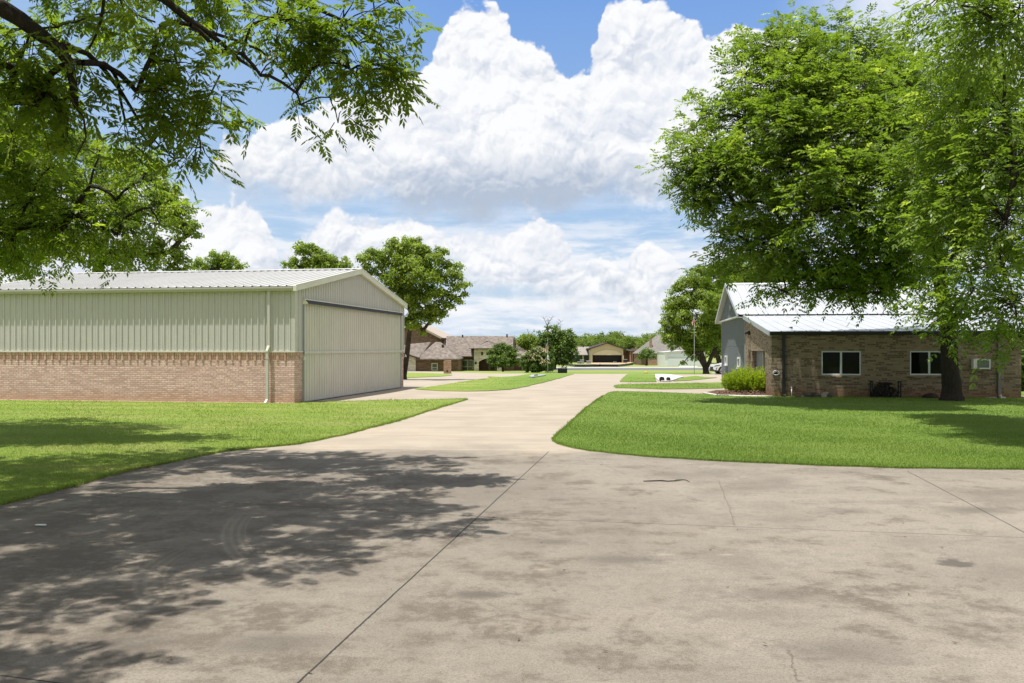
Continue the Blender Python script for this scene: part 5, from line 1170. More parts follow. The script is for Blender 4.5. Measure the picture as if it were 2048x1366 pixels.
b = WB(hs); b.quad((X(1024.6, 150.4) + .12, 150.3, ze - .12), (X(1027.8, 157.5) + .12, 157.5, zr - .05), (X(1027.8, 157.5) + .12, 157.5, zr - .5), (X(1024.6, 150.4) + .12, 150.3, ze - .5)); b.quad((X(1027.8, 157.5) + .12, 157.5, zr - .05), (X(1030.5, 150.4) + .5, 164.6, ze - .1), (X(1030.5, 150.4) + .5, 164.6, ze - .5), (X(1027.8, 157.5) + .12, 157.5, zr - .5)); b.build('gable_trim', M_DKBROWN, rf_, solid=.08)
b = WB(hs); hiproof(b, X(1000, 152), X(1076, 152), 151.2, 164, Z(716, 151.5), Z(690, 157), 3, 5.4); b.build('side_roof', M_SHB, hs)
# left wing with stone end wall
b = WB(hs); zb = Z(717, 140); hb = gz(140) - 1
b.box(X(832, 140), 140, hb, X(917, 140), 151, zb); b.build('wing_wall', M_BRICKB, hs)
b = WB(hs); b.hexa([(X(780, 138), 139.6, hb), (X(831.8, 140), 139.6, hb), (X(831.8, 140), 148, hb), (X(780, 138), 148, hb), (X(780, 138), 139.6, Z(700, 140)), (X(831.8, 140), 139.6, Z(714, 140)), (X(831.8, 140), 148, Z(714, 140)), (X(780, 138), 148, Z(700, 140))]); b.build('stone_wall', M_STONE, hs)
b = WB(hs); hiproof(b, X(833, 139), X(919, 139), 138.6, 152.8, Z(717.5, 139), Z(684, 145.5), 2.4, 3.6); wr = b.build('wing_roof', M_SHB, hs)
b = WB(hs); b.quad((X(782, 138.8), 138.8, Z(697, 138.8)), (X(838, 138.8), 138.8, Z(716.5, 138.8)), (X(862, 146), 146, Z(685, 146)), (X(822, 146), 146, Z(688.5, 146))); b.build('stone_wing_roof', M_SHB, hs, solid=.15)
b = WB(hs); b.hexa([(X(782, 138.7), 138.55, Z(700, 138.7)), (X(840, 138.7), 138.55, Z(718.8, 138.7)), (X(840, 138.7), 138.72, Z(718.8, 138.7)), (X(782, 138.7), 138.72, Z(700, 138.7)), (X(782, 138.7), 138.55, Z(697.2, 138.7)), (X(840, 138.7), 138.55, Z(715.8, 138.7)), (X(840, 138.7), 138.72, Z(715.8, 138.7)), (X(782, 138.7), 138.72, Z(697.2, 138.7))]); b.build('eave_board', M_DKBROWN, hs)
pane_window(hs, 863, 875.5, 726, 741, 139.98, cols=1, rows=2, fr=.12)
pane_window(hs, 923.5, 947, 719.5, 742, 151.58, cols=2, rows=2, fr=.13)
for (u, v, yy) in ((885.5, 689.8, 143.5), (891.5, 708, 141.0), (851, 688, 145)):
    b = WB(hs); b.box(X(u - 2, yy), yy - .4, Z(v + 1.4, yy) - .1, X(u + 2, yy), yy + .4, Z(v - .9, yy)); b.build('roof_vent', M_DKBROWN, wr)
for (u, v) in ((925.2, 669.5), (1014, 668.2)):
    b = WB(hs); b.tube([(X(u, 157), 157, Z(674, 157)), (X(u, 157), 157, Z(v, 157))], .13, 8); b.build('vent_pipe', M_BLACK, rf_)
# stone entry tower with its arch
b = WB(hs); yt = 147.0; zt = Z(698.5, yt); hb = gz(yt) - 1; ua, ub = X(957.5, yt), X(994, yt); xs0, xs1 = X(948, yt), X(1002.5, yt); zs = Z(723.5, yt); rise = Z(716.8, yt) - zs
pts = [(xs0, yt, hb), (ua, yt, hb), (ua, yt, zs)] + [(ua + (ub - ua) * t, yt, zs + rise * math.sin(math.pi * t)) for t in np.linspace(.08, .92, 11)] + [(ub, yt, zs), (ub, yt, hb), (xs1, yt, hb), (xs1, yt, zt), (xs0, yt, zt)]
b.prism(pts, (0, .5, 0)); b.box(xs0, yt + .51, hb, xs0 + .4, yt + 5, zt); b.box(xs1 - .4, yt + .51, hb, xs1, yt + 5, zt); en = b.build('stone_entry', M_STONE, hs)
b = WB(hs); hiproof(b, X(938.5, yt), X(1012, yt), yt - .9, yt + 9, Z(696.2, yt), Z(682.2, yt + 4), 3.3, 3.3, .12); b.build('entry_roof', M_SHB, hs)
b = WB(hs); b.box(X(948, yt) - .02, yt - .1, Z(698.6, yt), X(1003, yt), yt - .001, Z(696.9, yt)); b.build('entry_frieze', M_DKBROWN, en)
for (u, v) in ((964.2, 707), (974.8, 707)):
    b = WB(hs); b.box(X(u - 2.1, yt), yt - .02, Z(v + 3.4, yt), X(u + 2.1, yt), yt + .04, Z(v - 3.4, yt)); b.build('small_window', M_DKBROWN, en)
b = WB(hs); b.box(ua + .01, yt + 2.4, hb, ub - .01, yt + 2.5, Z(716, yt)); b.build('porch_wall', M_WOODD, hs)
pane_window(hs, 976, 982, 722, 742, yt + 2.38, cols=1, rows=1, fr=.08, fmat=M_WOODD); pane_window(hs, 988, 993.5, 722, 742, yt + 2.38, cols=1, fr=.08, fmat=M_WOODD)
b = WB(hs); b.lathe((X(951.6, yt), yt - .15, Z(729, yt)), [(.06, 0), (.16, .1), (.16, .35), (.05, .5)], 8); b.build('porch_lamp', M_BLACK, en)
b = WB(hs); b.tube([(X(1044.5, 152), 153.2, gz(152)), (X(1044.5, 152), 153.2, Z(719, 152))], .07, 6); b.build('porch_post', M_CREAM, hs)
b = WB(hs); b.tube([(X(1051.5, 152), 153.2, gz(152)), (X(1051.5, 152), 153.2, Z(722, 152))], .07, 6); b.build('porch_post', M_CREAM, hs)

# --- beige roofed hangar behind the house
y0, y1 = 166.0, 196.0; t = thing('hangar', 'beige roofed brown brick hangar rising behind the brown house', 'hangar', (X(830, y0), y0, gz(y0)), 0)
xp, zp, xe, ze = -18.6, 6.5, -13.2, 3.72; xl = 2 * xp - xe
b = WB(t); b.prism([(xl, y0, -4), (xe, y0, -4), (xe, y0, ze), (xp, y0, zp), (xl, y0, ze)], (0, y1 - y0, 0)); b.build('brick_wall', M_BRICKB, t)
b = WB(t)
sx = 1.1
for s in (1, -1):
    e_ = xp + s * (xe - xp) * 1.06; zz = zp - (zp - ze) * 1.06
    b.quad((xp, y0 - .6, zp + .15), (e_, y0 - .6, zz + .15), (e_ + sx, y1, zz + .15), (xp + sx, y1, zp + .15))
rf_ = b.build('roof', M_TANROOF, t, solid=.12)
b = WB(t); e_ = xp + (xe - xp) * 1.06; zz = zp - (zp - ze) * 1.06; b.quad((xp, y0 - .68, zp + .22), (e_, y0 - .68, zz + .22), (e_, y0 - .68, zz - .18), (xp, y0 - .68, zp - .18)); b.build('rake_trim', M_TANROOF, rf_, solid=.08)
b = WB(t); b.box(xe - .1, y0 - 1.4, ze - .25, xe + 1.15, y0 - .3, ze + .12); b.box(xe + .0, y0 - .9, ze - .95, xe + .35, y0 - .3, ze - .251); b.build('eave_bracket', M_DKBROWN, t)

# --- brick gate pier in the grass strip
yy = gy(748.2); c = ug(895, yy); t = thing('brick_pier', 'free standing red brick pier with an arched cap beside the far driveway', 'brick pier', c, 0)
w = .37; h = 1.36; b = MB(); b.prism([(-w, -w, -.1), (w, -w, -.1), (w, -w, h)] + [(w * math.cos(q), -w, h + .10 * math.sin(q)) for q in np.linspace(.2, math.pi - .2, 7)] + [(-w, -w, h)], (0, 2 * w, 0)); b.build('shaft', M_BRICKR, t)
b = MB(); b.box(-w - .03, -w - .03, -.1, w + .03, w + .03, .07); b.build('plinth', M_CEMENT, t); b = MB(); b.box(-.09, -w - .03, .22, .08, -w - .002, .42); b.build('plate', M_DKBROWN, t)

# --- drainage headwall in the right-hand island
t = thing('culvert', 'white concrete culvert apron with two dark pipe mouths set in the grass', 'culvert', G(1332, 757), 0); o = t.location
def lp(u, v, dz): q = G(u, v, dz); return tuple(q)
poly_sheet('apron', GP((1310.5, 750), (1311, 757), (1316, 762.3), (1324, 764.3), (1338, 764.2), (1350, 761.2), (1358, 757.5), (1368, 755.5), (1353, 753), (1342, 750.8), (1326, 749.8)), .09, M_WHCONC, None, .10, t)
poly_sheet('silt_bed', GP((1315.5, 751.6), (1316.5, 757.5), (1341, 757.5), (1341.5, 752)), .11, M_CEMENT, None, .02, t)
for u, r in ((1323.5, .14), (1336.5, .11)):
    q = G(u, 763.7, .16); b = WB(t); b.tube([(q.x, q.y - .16, q.z), (q.x, q.y + .10, q.z)], r, 14); b.build('pipe', M_BLACK, t)
# --- low yellow marker
q = ug(1292, gy(746.4)); t = thing('ground_marker', 'small low yellow marker in the grass at the end of the drive', 'marker', q, 0)
b = MB(); b.lathe((0, 0, 0), [(.20, 0), (.21, .05), (.17, .14), (.09, .20), (.0, .21)], 14, 1, .6); b.build('dome', paint('yellow_plastic', (.62, .38, .01), .5, .1, 5), t, smooth=True); b = MB(); b.lathe((0, 0, 0), [(.23, 0), (.23, .03)], 14, 1, .6); b.build('base', M_DKBROWN, t)

# --- flags
def flag_mesh(t, z0, hoist, fly, mats, side=-1, turn=.0, ph=0.0, plain=False):
    """limp flag: the fly falls in folds beside the pole; stripes, canton and stars by face"""
    nu, nv = 44, 39; b = MB(); V = []
    for i in range(nu + 1):
        s = i / nu
        for j in range(nv + 1):
            q = j / nv; fall = s ** 1.15
            x = side * (-.10 + hoist * .46 * math.sin(min(1, s * 1.4) * 1.7) * (.65 + .35 * q) + .035 * math.sin(9 * s + 3 * q + ph)); yv = -.12 * min(1, s * 6) + .07 * math.sin(7 * q + 5 * s + ph) * min(1, s * 4)
            V.append((x * math.cos(turn) - yv * math.sin(turn), x * math.sin(turn) + yv * math.cos(turn), z0 - q * hoist * (1 - .50 * fall) - fall * fly * .62))
    fs, mi = [], []
    for i in range(nu):
        for j in range(nv):
            s, q = (i + .5) / nu, (j + .5) / nv
            if plain: m = 1
            elif s < .40 and q < 7 / 13: m = 3 if (i % 3 == 1 and j % 4 == 1) else 2
            else: m = 0 if int(q * 13) % 2 == 0 else 1
            a = i * (nv + 1) + j; fs.append((a, a + 1, a + nv + 2, a + nv + 1)); mi.append(m)
    b.v, b.f, b.mi = V, fs, mi; return b.build('flag', mats, t, smooth=True)
MF = [paint('flag_red', (.50, .045, .06), .8, .08, 5), paint('flag_white', (.72, .70, .70), .8, .05, 5), paint('flag_blue', (.03, .045, .13), .8, .1, 5), paint('flag_star', (.75, .75, .78), .8, .02, 5)]
def flagpole(label, u, yb, vtop, hoist, fly, extra=None, rad=.028):
    c = ug(u, yb); h = Z(vtop, yb) - c.z; t = thing('flagpole', label, 'flagpole', c, 0, None); b = MB(); b.tube([(0, 0, -.1), (0, 0, h * .5), (0, 0, h)], [rad * 1.3, rad, rad * .7], 10); b.build('pole', paint('pole_metal', (.55, .56, .56), .35, .05, 3, metal=.4), t, smooth=True)
    b = MB(); b.lathe((0, 0, h), [(.02, 0), (.055, .04), (.055, .08), (.0, .11)], 10); b.build('finial', M_GREYT, t, smooth=True)
    flag_mesh(t, h - .08, hoist, fly, MF, -1, .3, .6)
    if extra: flag_mesh(t, h - .08 - extra[0], extra[1], extra[2], MF, 1, .5, 2.0, plain=True)
flagpole('flagpole with a limp striped flag, beside the forked oak', 1388.5, gy(748.4), 624, .95, 1.55)
flagpole('flagpole with a striped flag above a plain white flag, near the shrubs', 1095.5, gy(745.6), 679.5, 1.1, 1.75, (1.75, .6, .9), .03)

# --- black iron fence and its lighter run
yy = gy(746.3); c = ug(1125, yy)
t = thing('iron_fence', 'short panel of black spiked iron fence at the end of the lawn', 'fence', c, 0); b = MB(); x0, x1 = X(1116, yy) - c.x, X(1134, yy) - c.x; hl, hr = .58, .74; n = 15
for k in range(n + 1):
    f = k / n; x = x0 + (x1 - x0) * f; h = hl + (hr - hl) * f; b.box(x - .022, -.02, -.05, x + .022, .02, h); b.prism([(x - .03, -.02, h), (x + .03, -.02, h), (x, -.02, h + .07)], (0, .04, 0))
b.build('pickets', M_BLACK, t); b = MB()
for z in (.06, .22, .40): b.hexa([(x0, -.035, z), (x1, -.035, z), (x1, -.021, z), (x0, -.021, z), (x0, -.035, z + .06), (x1, -.035, z + .10), (x1, -.021, z + .10), (x0, -.021, z + .06)])
b.build('rails', M_BLACK, t); b = MB(); b.box(x0, .021, .0, x1, .03, .52); b.build('backing', M_CHAR, t)
c = ug(1104, yy + 1.5); t = thing('iron_fence', 'thin see through run of iron fence between the shrubs and the black panel', 'fence', c, 0); b = MB(); x0, x1 = X(1090, yy + 1.5) - c.x, X(1115.6, yy + 1.5) - c.x
for k in range(17): x = x0 + (x1 - x0) * k / 16; b.box(x - .010, -.01, -.05, x + .010, .01, .62)
b.build('pickets', M_CHAR, t); b = MB(); b.box(x0, -.02, .54, x1, -.0101, .57); b.build('rail', M_CHAR, t); b = MB(); b.box(x0, -.02, .06, x1, -.0101, .09); b.build('rail', M_CHAR, t)
# stone slab in the left island
q = G(1066, 754.6); t = thing('stone_slab', 'flat grey stone slab half sunk in the grass island', 'stone', q, 0); b = WB(t); b.prism([lp(1058, 755.5, .03), lp(1064, 757, .03), lp(1073, 755.6, .03), lp(1092, 752.6, .03), lp(1090, 751.6, .03), lp(1062, 752.6, .03)], (0, 0, .10)); b.build('slab', paint('grey_stone', (.30, .31, .31), .9, .2, 1.5), t, bevel=.02)
b = WB(t); b.prism([lp(1068, 755.4, .135), lp(1076, 754.4, .135), lp(1075, 753.6, .135), lp(1070, 754.2, .135)], (0, 0, .05)); b.build('lid', M_CHAR, t)

# --- across the runway: open hangar and neighbours
y0 = 330.0; zb = gz(y0); t = thing('hangar', 'olive gabled hangar standing open and dark beyond the runway', 'hangar', (X(1214, y0), y0, zb), 0)
xl, xr = X(1181.5, y0), X(1246.5, y0); oz = Z(708.5, y0); ze = Z(697.5, y0); za = Z(687, y0); ol, orr = X(1185, y0), X(1244, y0); xm = (xl + xr) / 2
b = WB(t); b.prism([(xl, y0, zb - 1), (ol, y0, zb - 1), (ol, y0, oz), (orr, y0, oz), (orr, y0, zb - 1), (xr, y0, zb - 1), (xr, y0, ze), (xm, y0, za), (xl, y0, ze)], (0, .4, 0)); b.box(xl, y0 + .41, zb - 1, xl + .3, y0 + 18, ze - .4); b.box(xr - .3, y0 + .41, zb - 1, xr, y0 + 18, ze - .4); b.box(xl + .3, y0 + 17.7, zb - 1, xr - .3, y0 + 18, ze - .2); b.build('wall', M_OLIVE, t)
b = WB(t); b.quad((xl - .9, y0 - .8, ze - .1), (xm, y0 - .8, za + .2), (xm, y0 + 18.5, za + .2), (xl - .9, y0 + 18.5, ze - .1)); b.quad((xm, y0 - .8, za + .2), (xr + 1.1, y0 - .8, ze - .25), (xr + 1.1, y0 + 18.5, ze - .25), (xm, y0 + 18.5, za + .2)); b.build('roof', M_DKBROWN, t, solid=.35)
b = WB(t); zo = oz + .12; b.prism([(ol + .2, y0 - .25, oz - .3), (orr - .2, y0 - .25, oz - .3), (orr - .2, y0 - .25, oz + .1), (xm + 3.4, y0 - .25, oz + 1.35), (xm, y0 - .25, oz + 1.75), (xm - 2.6, y0 - .25, oz + 1.3), (ol + .2, y0 - .25, oz + .1)], (0, .2, 0)); b.build('raised_door', M_OLIVED, t)
b = WB(t); b.box(ol + .1, y0 + 3, zb - .02, orr - .1, y0 + 3.1, oz - .05); b.build('dark_interior', M_BLACK, t)
for u, ln in ((1192, 3), (1199, 2)): b = WB(t); b.box(X(u, y0), y0 + 2.6, Z(718, y0), X(u + ln, y0), y0 + 2.99, Z(712, y0)); b.build('shelf', M_CHAR, t)
for u in (1228, 1230.5, 1233): b = WB(t); b.lathe((X(u, y0), y0 + 1.5, zb + .1), [(.12, 0), (.16, .25), (.1, .5)], 8); b.build('pail', M_WHITE, t)
t = thing('house', 'low house with tan shingle roof and dark green walls left of the open hangar', 'house', (X(1163, 338), 338, gz(338)), 0); b = WB(t); b.box(X(1146, 338), 338, gz(338) - 1, X(1182, 338), 348, Z(709, 338)); b.build('wall', M_DKGREEN, t)
b = WB(t); hiproof(b, X(1141, 337), X(1183, 337), 336.6, 350, Z(709.5, 337), Z(693.3, 343), 2.5, .3); b.build('roof', M_SHT, t)
b = WB(t); b.box(X(1166, 338) - .25, 337.7, gz(338) - .5, X(1166, 338) + .25, 337.99, Z(709, 338)); b.build('post', M_OLIVE, t)
b = WB(t); b.tube([(X(1166.5, 343), 343, Z(694, 343)), (X(1166.5, 343), 343, Z(692, 343))], .25, 8); b.build('vent_pipe', M_BLACK, t)
t = thing('carport', 'dark red open carport at the right end of the olive hangar', 'carport', (X(1256, 352), 352, gz(352)), 0); b = WB(t); b.quad((X(1246, 351), 351, Z(699.5, 351)), (X(1264, 351), 351, Z(703.5, 351)), (X(1263, 362), 362, Z(700.5, 362)), (X(1246, 362), 362, Z(696.5, 362))); b.build('roof', M_DKBROWN, t, solid=.3)
b = WB(t); b.box(X(1250, 352), 356, gz(352) - .5, X(1262, 352), 356.2, Z(704, 352)); b.build('back_wall', M_WOODD, t)
for u in (1251, 1257, 1262.5): b = WB(t); b.box(X(u, 351.5) - .12, 351.5, gz(352) - .5, X(u, 351.5) + .12, 351.7, Z(704, 351.5)); b.build('post', M_WOODD, t)
t = thing('garage', 'small tan brick garage with a dark door at the end of the far drive', 'garage', (X(1268, 365), 365, gz(365)), 0); b = WB(t); b.box(X(1262, 365), 365, gz(365) - .5, X(1278, 365), 374, Z(702.5, 365)); b.build('wall', M_BRICKR, t); b = WB(t); hiproof(b, X(1261, 364.5), X(1279, 364.5), 364.3, 375, Z(702.3, 365), Z(697, 369), 1, 1); b.build('roof', M_DKBROWN, t); b = WB(t); b.box(X(1266, 365), 364.9, gz(365), X(1273, 365), 364.99, Z(704, 365)); b.build('door', M_WOODD, t)
b = WB(t); b.box(X(1270, 367), 366.6, Z(702, 367), X(1274, 367), 367.6, Z(693.5, 367)); b.build('chimney', M_BRICKR, t)
for (u0, u1, v0, v1, lb) in ((1155, 1161.5, 723, 727.4, 'grey lidded crate nearest the road on the far lawn'), (1160.5, 1168, 719.2, 726.2, 'tall pale grey cabinet on the far lawn by the green house'), (1173, 1182, 721.2, 727.4, 'wide grey crate on the far lawn beside the open hangar'), (1247, 1254.5, 718.5, 724, 'dark grey cabinet at the right corner of the open hangar')):
    yy = 300.0 if u0 < 1240 else 326; zb_ = gz(yy); t = thing('utility_box', lb, 'utility box', (X((u0 + u1) / 2, yy), yy, zb_), 0); hw = X(u1, yy) - X(u0, yy); hgt = Z(v0, yy) - zb_; b = MB(); b.box(-hw / 2, 0, -.2, hw / 2, 1.0, hgt - .15); b.build('body', M_CHAR if u0 > 1240 else paint('box_grey', (.25, .27, .27), .7, .1, 1), t); b = MB(); b.box(-hw / 2 - .05, -.05, hgt - .149, hw / 2 + .05, 1.05, hgt); b.build('lid', M_GREYT, t)
# silt fence following the bank
pts = [(1082, 727), (1110, 729), (1124, 729.4), (1136, 731.4), (1150, 734), (1170, 734.2), (1200, 733.6), (1236, 733.8), (1252, 732), (1266, 729.6), (1268, 724), (1267.5, 717)]
q = G(1200, 733.6); t = thing('silt_fence', 'low black fabric silt fence curving round the bank before the open hangar', 'fence', q, 0); b = WB(t)
for (a, c_) in zip(pts[:-1], pts[1:]):
    p, r = G(*a), G(*c_); b.quad((p.x, p.y, p.z - .1), (r.x, r.y, r.z - .1), (r.x, r.y, r.z + .62), (p.x, p.y, p.z + .62))
b.build('fabric', M_BLACK, t, solid=.04)
for a in pts[::2]: p = G(*a); b = WB(t); b.box(p.x - .05, p.y + .03, p.z, p.x + .05, p.y + .13, p.z + .85); b.build('stake', M_DKBROWN, t)
# right house with steep roof and chimney, white hangar beside it
y0 = 262.0; t = thing('house', 'brick house with a steep grey hip roof and tall chimney beyond the runway', 'house', (X(1308, y0), y0, gz(y0)), 0); b = WB(t); b.box(X(1281, y0), y0, gz(y0) - 1, X(1345, y0), y0 + 14, Z(706.5, y0)); b.build('wall', M_BRICKB, t)
b = WB(t); hiproof(b, X(1279, y0), X(1372, y0), y0 - .8, y0 + 15, Z(706.8, y0), Z(669, y0 + 7), 6.6, 3.5); rf_ = b.build('roof', M_SHG, t)
b = WB(t); b.box(X(1299, 264), 263.6, Z(694, 264), X(1303.6, 264), 264.6, Z(677.8, 264)); ch = b.build('chimney', M_BRICKR, rf_); 
for (u0, u1) in ((1281.5, 1292), (1296, 1310), (1313, 1328)): pane_window(t, u0, u1, 708, 717.5, y0 - .02, cols=3, fr=.10, mat=M_GLASS)
b = WB(t); b.box(X(1293, y0), y0 - 3.4, gz(y0) - .8, X(1330, y0), y0 - 3.1, Z(718.8, y0)); b.build('low_wall', M_BRICKR, t)
y0 = 236.0; t = thing('hangar', 'plain white box hangar beside the steep roofed house', 'hangar', (X(1365, y0), y0, gz(y0)), 0); b = WB(t); b.box(X(1329, y0), y0, gz(y0) - 1, X(1410, y0), y0 + 12, Z(704.5, y0)); b.build('wall', M_WHITE, t); b = WB(t); b.prism([(X(1328, y0), y0 - .3, Z(704.4, y0)), (X(1411, y0), y0 - .3, Z(704.4, y0)), (X(1370, y0), y0 - .3, Z(700.2, y0))], (0, 13, 0)); b.build('roof', M_GALV, t)
b = WB(t); b.box(X(1335.5, y0), y0 - .08, gz(y0), X(1400, y0), y0 - .005, Z(707, y0)); dr_ = b.build('door', paint('pale_blue_white_door', (.66, .70, .72), .5, .03, .3), t)
b = WB(t); b.box(X(1335.5, y0), y0 - .12, Z(715.4, y0), X(1400, y0), y0 - .081, Z(714.6, y0)); b.build('door_rail', M_GREYT, dr_)
poly_sheet('apron', GP((1358, 733.6), (1395, 733.8), (1395, 732.6), (1358, 732.4)), .03, M_WHCONC)

# --- nearer trees and shrubs by the house
mid_tree('round_tree', 'small round dark green tree on the lawn before the arched entry', ug(1006, 132), at(132, [(1006, 705, 15, 0), (992, 712, 13, 0), (1022, 710, 14, 0), (985, 722, 10, 0), (1030, 720, 10, 0), (1006, 722, 15, -1), (996, 698, 9, 0), (1015, 697, 9, 0), (984, 708, 8, 0), (1031, 706, 8, 0), (1006, 692, 7, 0), (1018, 727, 9, 0), (996, 729, 8, 0)]), .14, .20, 1000, mat=M_LEAFD, seed=3.3, trunk_h=1.5, hollow=.1)
def crape(t0):
    m = mid_tree('crape_myrtle', 'wide dull green flowering shrub with pale blooms before the house end', ug(1078, 112), at(112, [(1058, 716, 12, 0), (1075, 709, 13, 0), (1090, 714, 12, 0), (1100, 722, 9, 0), (1050, 728, 10, 0), (1066, 728, 14, 0), (1084, 730, 13, 0), (1098, 734, 9, 0), (1072, 740, 10, 0), (1056, 738, 8, 0), (1048, 718, 7, 0)]), .09, .13, 2200, mat=M_LEAFD, cat='shrub', seed=4.4, hollow=.2)
    n = 1500; c = at(112, [(1058, 712, 11, 0), (1078, 704, 12, 0), (1092, 711, 11, 0), (1102, 720, 7, 0), (1048, 726, 8, 0), (1070, 720, 14, -1), (1090, 728, 10, -1)]); Cs = []
    for cc, r in c: d = rv(n // 7); d[:, 2] = np.abs(d[:, 2]); Cs.append(np.array(cc) + d * r * .98)
    C_ = np.concatenate(Cs) - np.array(m.location); keep = wob(C_, 4.0, 2) > .1; C_ = C_[keep]; C_ = np.repeat(C_, 3, 0) + rng.normal(size=(len(C_) * 3, 3)) * .06; V = simple_leaves(C_, .11)
    np_mesh('blossom', V, np.arange(len(V)).reshape(-1, 4), m, paint('pale_blossom', (.50, .42, .27), .9, .15, 3))
crape(0)
def deadwood(mb, base, h, n, spread, r0):
    for k in range(n):
        a = random.uniform(0, 6.28); p = Vector(base); d = Vector((math.cos(a) * spread, math.sin(a) * .3, 1)).normalized(); pts = [p.copy()]; L = h * random.uniform(.6, 1)
        for i in range(6): d = (d + Vector((random.uniform(-.45, .45), random.uniform(-.3, .3), random.uniform(-.1, .25)))).normalized(); p = p + d * L / 6; pts.append(p.copy())
        mb.tube(pts, list(np.linspace(r0, .02, 7)), 5, cap=False)
        for i in range(2, 6):
            for _ in range(2):
                e = pts[i] + Vector((random.uniform(-1, 1), random.uniform(-.4, .4), random.uniform(.1, .9))).normalized() * L * .22; mb.tube([pts[i], (pts[i] + e) / 2 + Vector((0, 0, .1)), e], [r0 * .45, r0 * .3, .015], 4, cap=False)
m = mid_tree('oak_tree', 'dense green tree with bare dead limbs sticking out of its top', ug(1108, 172), at(172, [(1105, 668, 18, 0), (1120, 675, 18, 0), (1095, 685, 20, 0), (1118, 698, 22, 0), (1138, 690, 16, 0), (1132, 708, 18, 0), (1100, 708, 22, 0), (1146, 704, 9, 0), (1086, 674, 13, 0), (1136, 672, 13, 0), (1120, 720, 16, 0), (1140, 716, 9, 0), (1088, 700, 18, 1), (1134, 724, 7, 0)]), .4, .38, 700, mat=M_LEAFD, seed=5.5, hollow=.1)
mb = MB(); o_ = Vector(m.location); deadwood(mb, P(1098, 668, 172) - o_, 4.4, 4, 1.0, .10); deadwood(mb, P(1062, 672, 172) - o_, 1.9, 2, .9, .06); deadwood(mb, P(1124, 670, 172) - o_, 2.6, 2, 1.0, .05); mb.build('dead_limbs', paint('dead_wood', (.22, .19, .165), .9, .1, 2), m)
mid_tree('oak_tree', 'bright green tree between the house gable and the dead limbed oak', ug(1060, 180), at(180, [(1050, 680, 13, 0), (1066, 682, 14, 0), (1076, 690, 14, 0), (1046, 690, 10, 0), (1060, 695, 16, 0), (1040, 684, 8, 0), (1070, 705, 14, 0)]), .3, .40, 600, mat=M_LEAFB, seed=6.6, hollow=.1)
mid_tree('round_tree', 'lollipop tree on the lawn in front of the steep roofed house', ug(1293, 248), at(248, [(1284, 712, 8, 0), (1293, 703, 9, 0), (1302, 711, 8, 0), (1293, 712, 9, -1), (1287, 705, 7, 0), (1300, 704, 7, 0)]), .28, .38, 600, mat=M_LEAFD, seed=7.7, trunk_h=1.6, hollow=.1)
mid_tree('round_tree', 'flat topped pale green tree above the far carport', ug(1260, 375), at(375, [(1254, 699.5, 4, 0), (1260, 698.5, 5, 0), (1266, 699.5, 4, 0)]), .2, .45, 250, mat=M_LEAFB, seed=8.8, trunk_h=3.2, hollow=.1)

# --- the woods along the skyline: one by one
protos = []
for k in range(5):
    rr_ = 5.2; cl = []
    for i in range(11):
        a = 2.4 * i + k; q = random.uniform(.1, 1) ** .5 * 3.6; cl.append((Vector((math.cos(a) * q, math.sin(a) * q, 7.0 + random.uniform(-2.2, 3.2) - q * .35)), random.uniform(1.7, 2.7)))
    B0 = Vector((0, 2000 + 40 * k, -20)); cl = [(c + B0, r) for c, r in cl]
    protos.append(mid_tree('woodland_tree', 'full crowned broadleaf tree in the woods along the skyline', B0, cl, .35, .50, 300, mat=M_LEAFF, group='trees of the skyline woods', seed=20.0 + k, hollow=.1, gap=.2))
first = [True] * 5; jobs = []
for i in range(27): jobs.append((918 + i * 15.5 + random.uniform(-5, 5), 425 + random.uniform(-15, 25), None))
for i in range(20): jobs.append((1060 + i * 12.8 + random.uniform(-5, 5), 385 + random.uniform(-10, 10), None))
for u, y in ((1322, 330), (1306, 345), (1338, 318), (1352, 330), (1366, 322), (1276, 400), (1160, 372), (1140, 366), (1420, 300), (1436, 310), (1404, 306), (1388, 300)): jobs.append((u, y, 1))
for i in range(16): jobs.append((-60 + i * 62 + random.uniform(-16, 16), 420 + random.uniform(-20, 40), None))
for i in range(9): jobs.append((1470 + i * 75 + random.uniform(-16, 16), 330 + random.uniform(-20, 40), None))
def skyline(u):                                    # photo row of the tree tops
    return float(np.interp(u, [-200, 880, 905, 945, 1000, 1040, 1080, 1130, 1170, 1210, 1260, 1290, 1310, 1330, 1400, 2200], [676, 672, 670, 669, 669, 664, 664, 662, 660, 656, 659, 661, 657, 650, 640, 650]))
for k, (u, y, b_) in enumerate(jobs):
    p = protos[k % 5]; top = Z(skyline(u) + random.uniform(0, 7) + (8 if 380 < y < 400 else 0), y); h = top - gz(y); s = h / 12.2
    s = max(.45, s); loc = ug(u, y)
    if first[k % 5]: first[k % 5] = False; o = p; o.location = loc; o.rotation_euler = (0, 0, random.uniform(0, 6)); o.scale = (s * 1.12, s * 1.12, s)
    else: dup(p, loc, random.uniform(0, 6), scale=(s * random.uniform(1.0, 1.3), s * random.uniform(1.0, 1.3), s))
